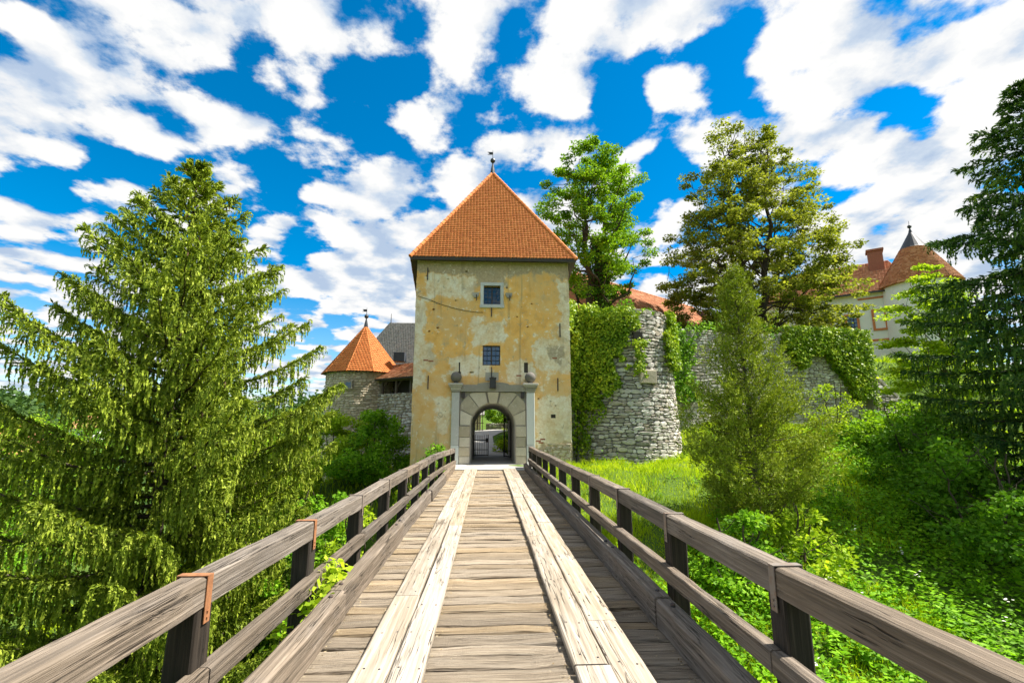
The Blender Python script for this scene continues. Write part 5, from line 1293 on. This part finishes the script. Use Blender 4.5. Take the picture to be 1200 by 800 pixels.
# ---------------------------------------------------------------- ivy on the masonry
def ivy_sheet(name, label, pts, nrm, seed, thick=.25, L=(.10, .17), stems=None, base=None, mat='ivy'):
    g = rng(seed); k = len(pts)
    P = pts + nrm * (g.random((k, 1)) ** 1.3 * thick + .04)
    D = unit(np.array([0, 0, -1.0]) + g.normal(0, .55, (k, 3)) + nrm * .25); N = unit(nrm + g.normal(0, .45, (k, 3)) + np.array([0, 0, .35]))
    ln_ = g.uniform(*L, k)
    t_ = empty(name, base, label, 'ivy')
    obj('leaves', np_mesh('leaves', leaves(P, D, N, ln_, ln_ * .85, .05), 4, MAT[mat]), None, t_)
    if stems:
        tb = Tubes()
        for s_ in stems: tb.add(s_, .03, .008, 4)
        obj('stems', tb.mesh('stems', MAT['bark']), None, t_)
    return t_
def noise2(u, v, s):
    return (np.sin(u * 1.7 + s) * np.sin(v * 1.3 + 2 * s) + .6 * np.sin(u * 3.9 - v * 2.1 + s) + .4 * np.sin(v * 5.3 + u * 4.1 + 3 * s) + .25 * np.sin(u * 9 + 1) * np.sin(v * 8 + s))
# on the bastion: everything left of a ragged line running down-left
g = rng(3); k = 60000; a_ = g.uniform(-math.pi * 1.05, .3, k); v = g.uniform(0, BH + .12, k)
rr = BR0 + (BR1 - BR0) * v / BH; nr = np.stack([np.cos(a_), np.sin(a_), 0 * a_], 1); P = np.stack([BC.x, BC.y, BC.z]) + nr * rr[:, None] + np.stack([0 * v, 0 * v, v], 1)
pxy = np.array([pix(q) for q in P[:, :]]) if False else None
vv = P - _c; dep = vv @ _f; PX = 600 + FPX * (vv @ _r) / dep; PY = 400 - FPX * (vv @ _u) / dep
rag = 9 * noise2(PX * .09, PY * .09, 1.0)
lim = np.interp(PY, [365, 385, 400, 425, 445, 470, 500, 540], [741, 741, 733, 728, 720, 709, 704, 682]) + rag
front = (nr * (-vv)).sum(1) > -.3 * np.linalg.norm(vv, axis=1)
m1 = (PX < lim) & front
m2 = (np.abs(PX - 748 - rag * .3) < 6) & (PY < 436 + rag) & (PY > 398) & (g.random(k) < .7) & front
m3 = (PX > 777 + rag * .3) & (PY > 364) & (PY < 425 + rag) & (g.random(k) < .8)
keep = (m1 & (g.random(k) < np.where(PY > 478, .22, 1.0))) | m2 | m3
sel = np.where(keep)[0][:24000]
stm = []
for aa in (-2.6, -2.45, -2.3):
    vz = np.linspace(3.4, BH - .8, 10); r_ = BR0 + (BR1 - BR0) * vz / BH + .05; ww = aa + .05 * np.sin(vz * 2 + aa)
    stm.append(np.stack([BC.x + r_ * np.cos(ww), BC.y + r_ * np.sin(ww), BC.z + vz], 1))
ivy_sheet('bastion_ivy', 'thick green ivy covering the left side of the round bastion', P[sel], nr[sel], 5, .42, stems=stm, base=(BC.x - 2, BC.y - 2.6, BC.z + .5))
# screen of climbing ivy between tower corner and bastion
g = rng(4); k = 9000; u = g.random(k); v = g.random(k); xx = 4.15 + u * 1.6; zz = .3 + v * 8.0; yy = 24.6 + .3 * noise2(xx * 2, zz, .5) + .5 * u
rag = noise2(xx * 2.5, zz * 1.5, 2.0)
kp_ = (zz > 3.1 + .9 * rag - 0 * u) | (g.random(k) < .10)
P = np.stack([xx, yy, zz], 1)[kp_]; N = np.tile(np.array([[.1, -1., .2]]), (len(P), 1))
MB().box(4.06, 5.6, 24.9, 26.3, -.5, 8.1).build('linking_wall', MAT['mortar'], label='narrow ivy hidden wall linking gate tower and bastion', cat='wall')
ivy_sheet('climbing_ivy', 'ivy curtain filling the corner between gate tower and bastion', P, N, 6, .7, (.11, .19), base=(4.9, 24.9, .2), stems=[np.stack([4.6 + .1 * np.sin(np.linspace(0, 6, 9)), np.full(9, 24.75), np.linspace(.1, 7.5, 9)], 1), np.stack([5.2 + .1 * np.cos(np.linspace(0, 6, 9)), np.full(9, 24.8), np.linspace(.1, 6.5, 9)], 1)])
# on the curtain wall: a hanging fringe left, a thick hedge-like mass on the right end
g = rng(7); k = 90000; u = g.uniform(0, CL + .6, k); v = g.uniform(1.5, 8.9, k)
P = np.array(CA)[None] + np.array(ct)[None] * u[:, None] + np.stack([0 * u, 0 * u, v], 1)
vv = P - _c; dep = vv @ _f; PX = 600 + FPX * (vv @ _r) / dep; PY = 400 - FPX * (vv @ _u) / dep
rag = 8 * noise2(PX * .08, PY * .08, .7)
bot = np.interp(PX, [905, 915, 935, 955, 975, 1000, 1020, 1045], [396, 412, 425, 415, 428, 462, 478, 480]) + rag
mA = (PX > 912 + rag * .3) & (PY < bot)
wA = np.interp(PY, [383, 400, 440, 470, 500], [796, 812, 815, 818, 812])
mB = (PX < wA + rag * .7) & (PY > 378) & (PY < 470 + rag)
mC = (PX > 800) & (PX < 912) & (PY < 390 + rag * .6) & (g.random(k) < .35)
keep = mA | (mB & (g.random(k) < .8)) | mC
nC = np.tile(np.array([list(cn)]), (k, 1))
selA = np.where(mA & (PX < 1052))[0][:16000]; selB = np.where((mB | mC) & ~mA)[0][:6500]
ivy_sheet('wall_ivy', 'thick ivy mass hanging over the right end of the curtain wall', P[selA], nC[selA], 8, .75, (.12, .22), base=tuple(CA + ct * 16 + Vector((0, 0, 7))))
ivy_sheet('wall_creeper', 'lime green creeper on the curtain wall next to the bastion', P[selB], nC[selB], 9, .30, (.11, .19), base=tuple(CA + ct * 3 + Vector((0, 0, 2))), mat='shrub')
# top of the ivy mass lies over the wall crown
# ---------------------------------------------------------------- meadow grass
g = rng(15)
def grass(n, x0, x1, y0, y1, hr, wd, cond, seed):
    g = rng(seed); x = g.uniform(x0, x1, n); y_ = g.uniform(y0, y1, n); k = cond(x, y_); x, y_ = x[k], y_[k]; n = len(x)
    z = H(x, y_); a = g.uniform(0, 2 * math.pi, n); ti = g.normal(0, .28, (n, 2)); h_ = g.uniform(*hr, n) * (.75 + .35 * noise2(x * .8, y_ * .8, 1.0))
    h_ = np.maximum(h_, .06)
    B = np.stack([x, y_, z - .02], 1); S = np.stack([np.cos(a), np.sin(a), 0 * a], 1) * (wd * g.uniform(.7, 1.3, n))[:, None] / 2
    mid = B + np.stack([ti[:, 0] * h_ * .35, ti[:, 1] * h_ * .35, h_ * .55], 1); T = B + np.stack([ti[:, 0] * h_ * 1.3, ti[:, 1] * h_ * 1.3, h_], 1)
    return np.stack([B - S * .4, mid - S, T, mid + S], 1).reshape(-1, 3)
def meadow(x, y_): return (x > 2.1) & (y_ < np.where(x < 5.0, 22.8, np.where(x < 10.6, 24.6, wall_line(x) - .1))) & (np.hypot(x - BC.x, y_ - BC.y) > BR0 + .05) & ~((x < 4.1) & (y_ > 22.8)) & (y_ > 9.5 + .25 * np.maximum(0, x - 8))
Gq = [grass(64000, 2.0, 24, 14, 31, (.18, .42), .022, meadow, 1), grass(24000, 2.0, 11, 9, 16, (.2, .42), .02, lambda x, y_: (x > 2.1) & (x + y_ < 23), 2), grass(15000, 20, 34, 22, 33, (.2, .5), .03, lambda x, y_: y_ < wall_line(x) - .6, 3), grass(16000, 26.5, 40, 29, 46, (.3, .7), .05, lambda x, y_: (x > 29.5) | (y_ > 35.5), 7)]
obj('meadow_grass', np_mesh('meadow_grass', np.concatenate(Gq), 4, MAT['grass']), None, None, kind='stuff', label='sunlit long meadow grass on the bank below the walls', cat='grass')
Gq = [grass(14000, -22, -2.2, 12, 30, (.3, .6), .035, lambda x, y_: ~((x > -3.7) & (y_ > 22.7)), 4), grass(5000, -4, 6, 31, 46, (.15, .35), .03, lambda x, y_: np.abs(x - .3) > 1.7, 5), grass(1500, -.6, 1.9, 31, 48, (.1, .3), .03, lambda x, y_: x > 1.3, 6)]
obj('slope_grass', np_mesh('slope_grass', np.concatenate(Gq), 4, MAT['grass']), None, None, kind='stuff', label='grass on the left slope and beside the lane', cat='grass')
# ---------------------------------------------------------------- undergrowth in the moat
def cover(n, x0, x1, y0, y1, cond, seed, hr, leaf_l, per):
    g = rng(seed); x = g.uniform(x0, x1, n); y_ = g.uniform(y0, y1, n); k = cond(x, y_); x, y_ = x[k], y_[k]; n = len(x); z = H(x, y_)
    h_ = g.uniform(*hr, n) * (.7 + .4 * np.abs(noise2(x * .7, y_ * .7, 2.0))); Q = []
    for q in range(per):
        f = (q + .5) / per; a = q * 2.4 + g.uniform(0, 6.28, n); r_ = (.05 + .16 * np.sin(np.pi * min(1, f * .9 + .1))) * g.uniform(.6, 1.4, n) * (h_ / .6)
        P = np.stack([x + r_ * np.cos(a) * .4, y_ + r_ * np.sin(a) * .4, z + h_ * (.25 + .75 * f)], 1) + g.normal(0, .02, (n, 3))
        D = np.stack([np.cos(a), np.sin(a), g.normal(-.05, .3, n)], 1); N = unit(np.stack([0 * a, 0 * a, 0 * a + 1], 1) + g.normal(0, .35, (n, 3)))
        ll = leaf_l * g.uniform(.6, 1.3, n) * (1.15 - .45 * f); Q.append(leaves(P, D, N, ll, ll * .55, .05))
    return np.concatenate(Q)
def moat(x, y_): return (x > 2.2) & (noise2(x * .5, y_ * .5, 3.0) + (14.5 - y_) * .40 + (x - 8) * .22 > 0.0)
cq = [cover(10500, 2.2, 24, 2.5, 18.5, moat, 1, (.35, .85), .16, 10), cover(420, 2.5, 22, 17, 28, lambda x, y_: meadow(x, y_) & (noise2(x * .6, y_ * .6, 4.0) > .1), 5, (.25, .55), .14, 9), cover(3500, 8, 30, 15, 27, lambda x, y_: (x - 11) + (21 - y_) * .9 + 2.0 * noise2(x * .4, y_ * .4, 1) > 4, 2, (.4, .9), .17, 10)]
obj('undergrowth', np_mesh('undergrowth', np.concatenate(cq), 4, MAT['cover']), None, None, kind='stuff', label='dense leafy undergrowth filling the moat right of the bridge', cat='undergrowth')
cq = [cover(1500, -16, -2.3, 3, 22, lambda x, y_: x < 0, 3, (.5, 1.1), .17, 10)]
obj('left_undergrowth', np_mesh('left_undergrowth', np.concatenate(cq), 4, MAT['cover']), None, None, kind='stuff', label='leafy undergrowth on the slope below the spruce', cat='undergrowth')
# a few plants in flower
g = rng(44); n = 160; x = g.uniform(6, 13, n); y_ = g.uniform(7, 14, n); kk = noise2(x * .9, y_ * .9, 5) > .55; x, y_ = x[kk], y_[kk]; n = len(x)
P = np.stack([x, y_, H(x, y_) + g.uniform(.6, .95, n)], 1); Q = [leaves(P + g.normal(0, .05, (n, 3)), rand_dirs(g, n) * np.array([1, 1, .2]), np.tile([[0, 0, 1.]], (n, 1)), .07, .06) for _ in range(5)]
obj('white_blossom', np_mesh('white_blossom', np.concatenate(Q), 4, MAT['flower']), None, None, kind='stuff', label='small white flower heads among the moat undergrowth', cat='flowers')
# leafy plant pushing through the left kerb of the bridge
pl = empty('kerb_plant', (-1.95, 5.2, -.4), 'light green leafy plant poking over the left kerb beam', 'plant')
g = rng(46); n = 150; C_ = np.array([[-1.60, 5.15, .28], [-1.64, 4.9, .22], [-1.74, 5.35, .20], [-1.8, 5.0, .0], [-1.6, 5.35, .33], [-1.9, 5.2, -.2]])
obj('leaves', np_mesh('leaves', cloud_leaves(g, C_, np.array([.16, .18, .2, .25, .14, .3]), 70, .075, .065, .8, .8), 4, MAT['maple']), None, pl)
tb = Tubes()
for c_ in C_: tb.add(bez((-2.0, 5.1, -1.2), (-2.0, 5.0, -.4), c_, 6), .012, .005, 4)
obj('stem', tb.mesh('stem', MAT['bark']), None, pl)
# bright weeds at the foot of the tower, right of the railing end
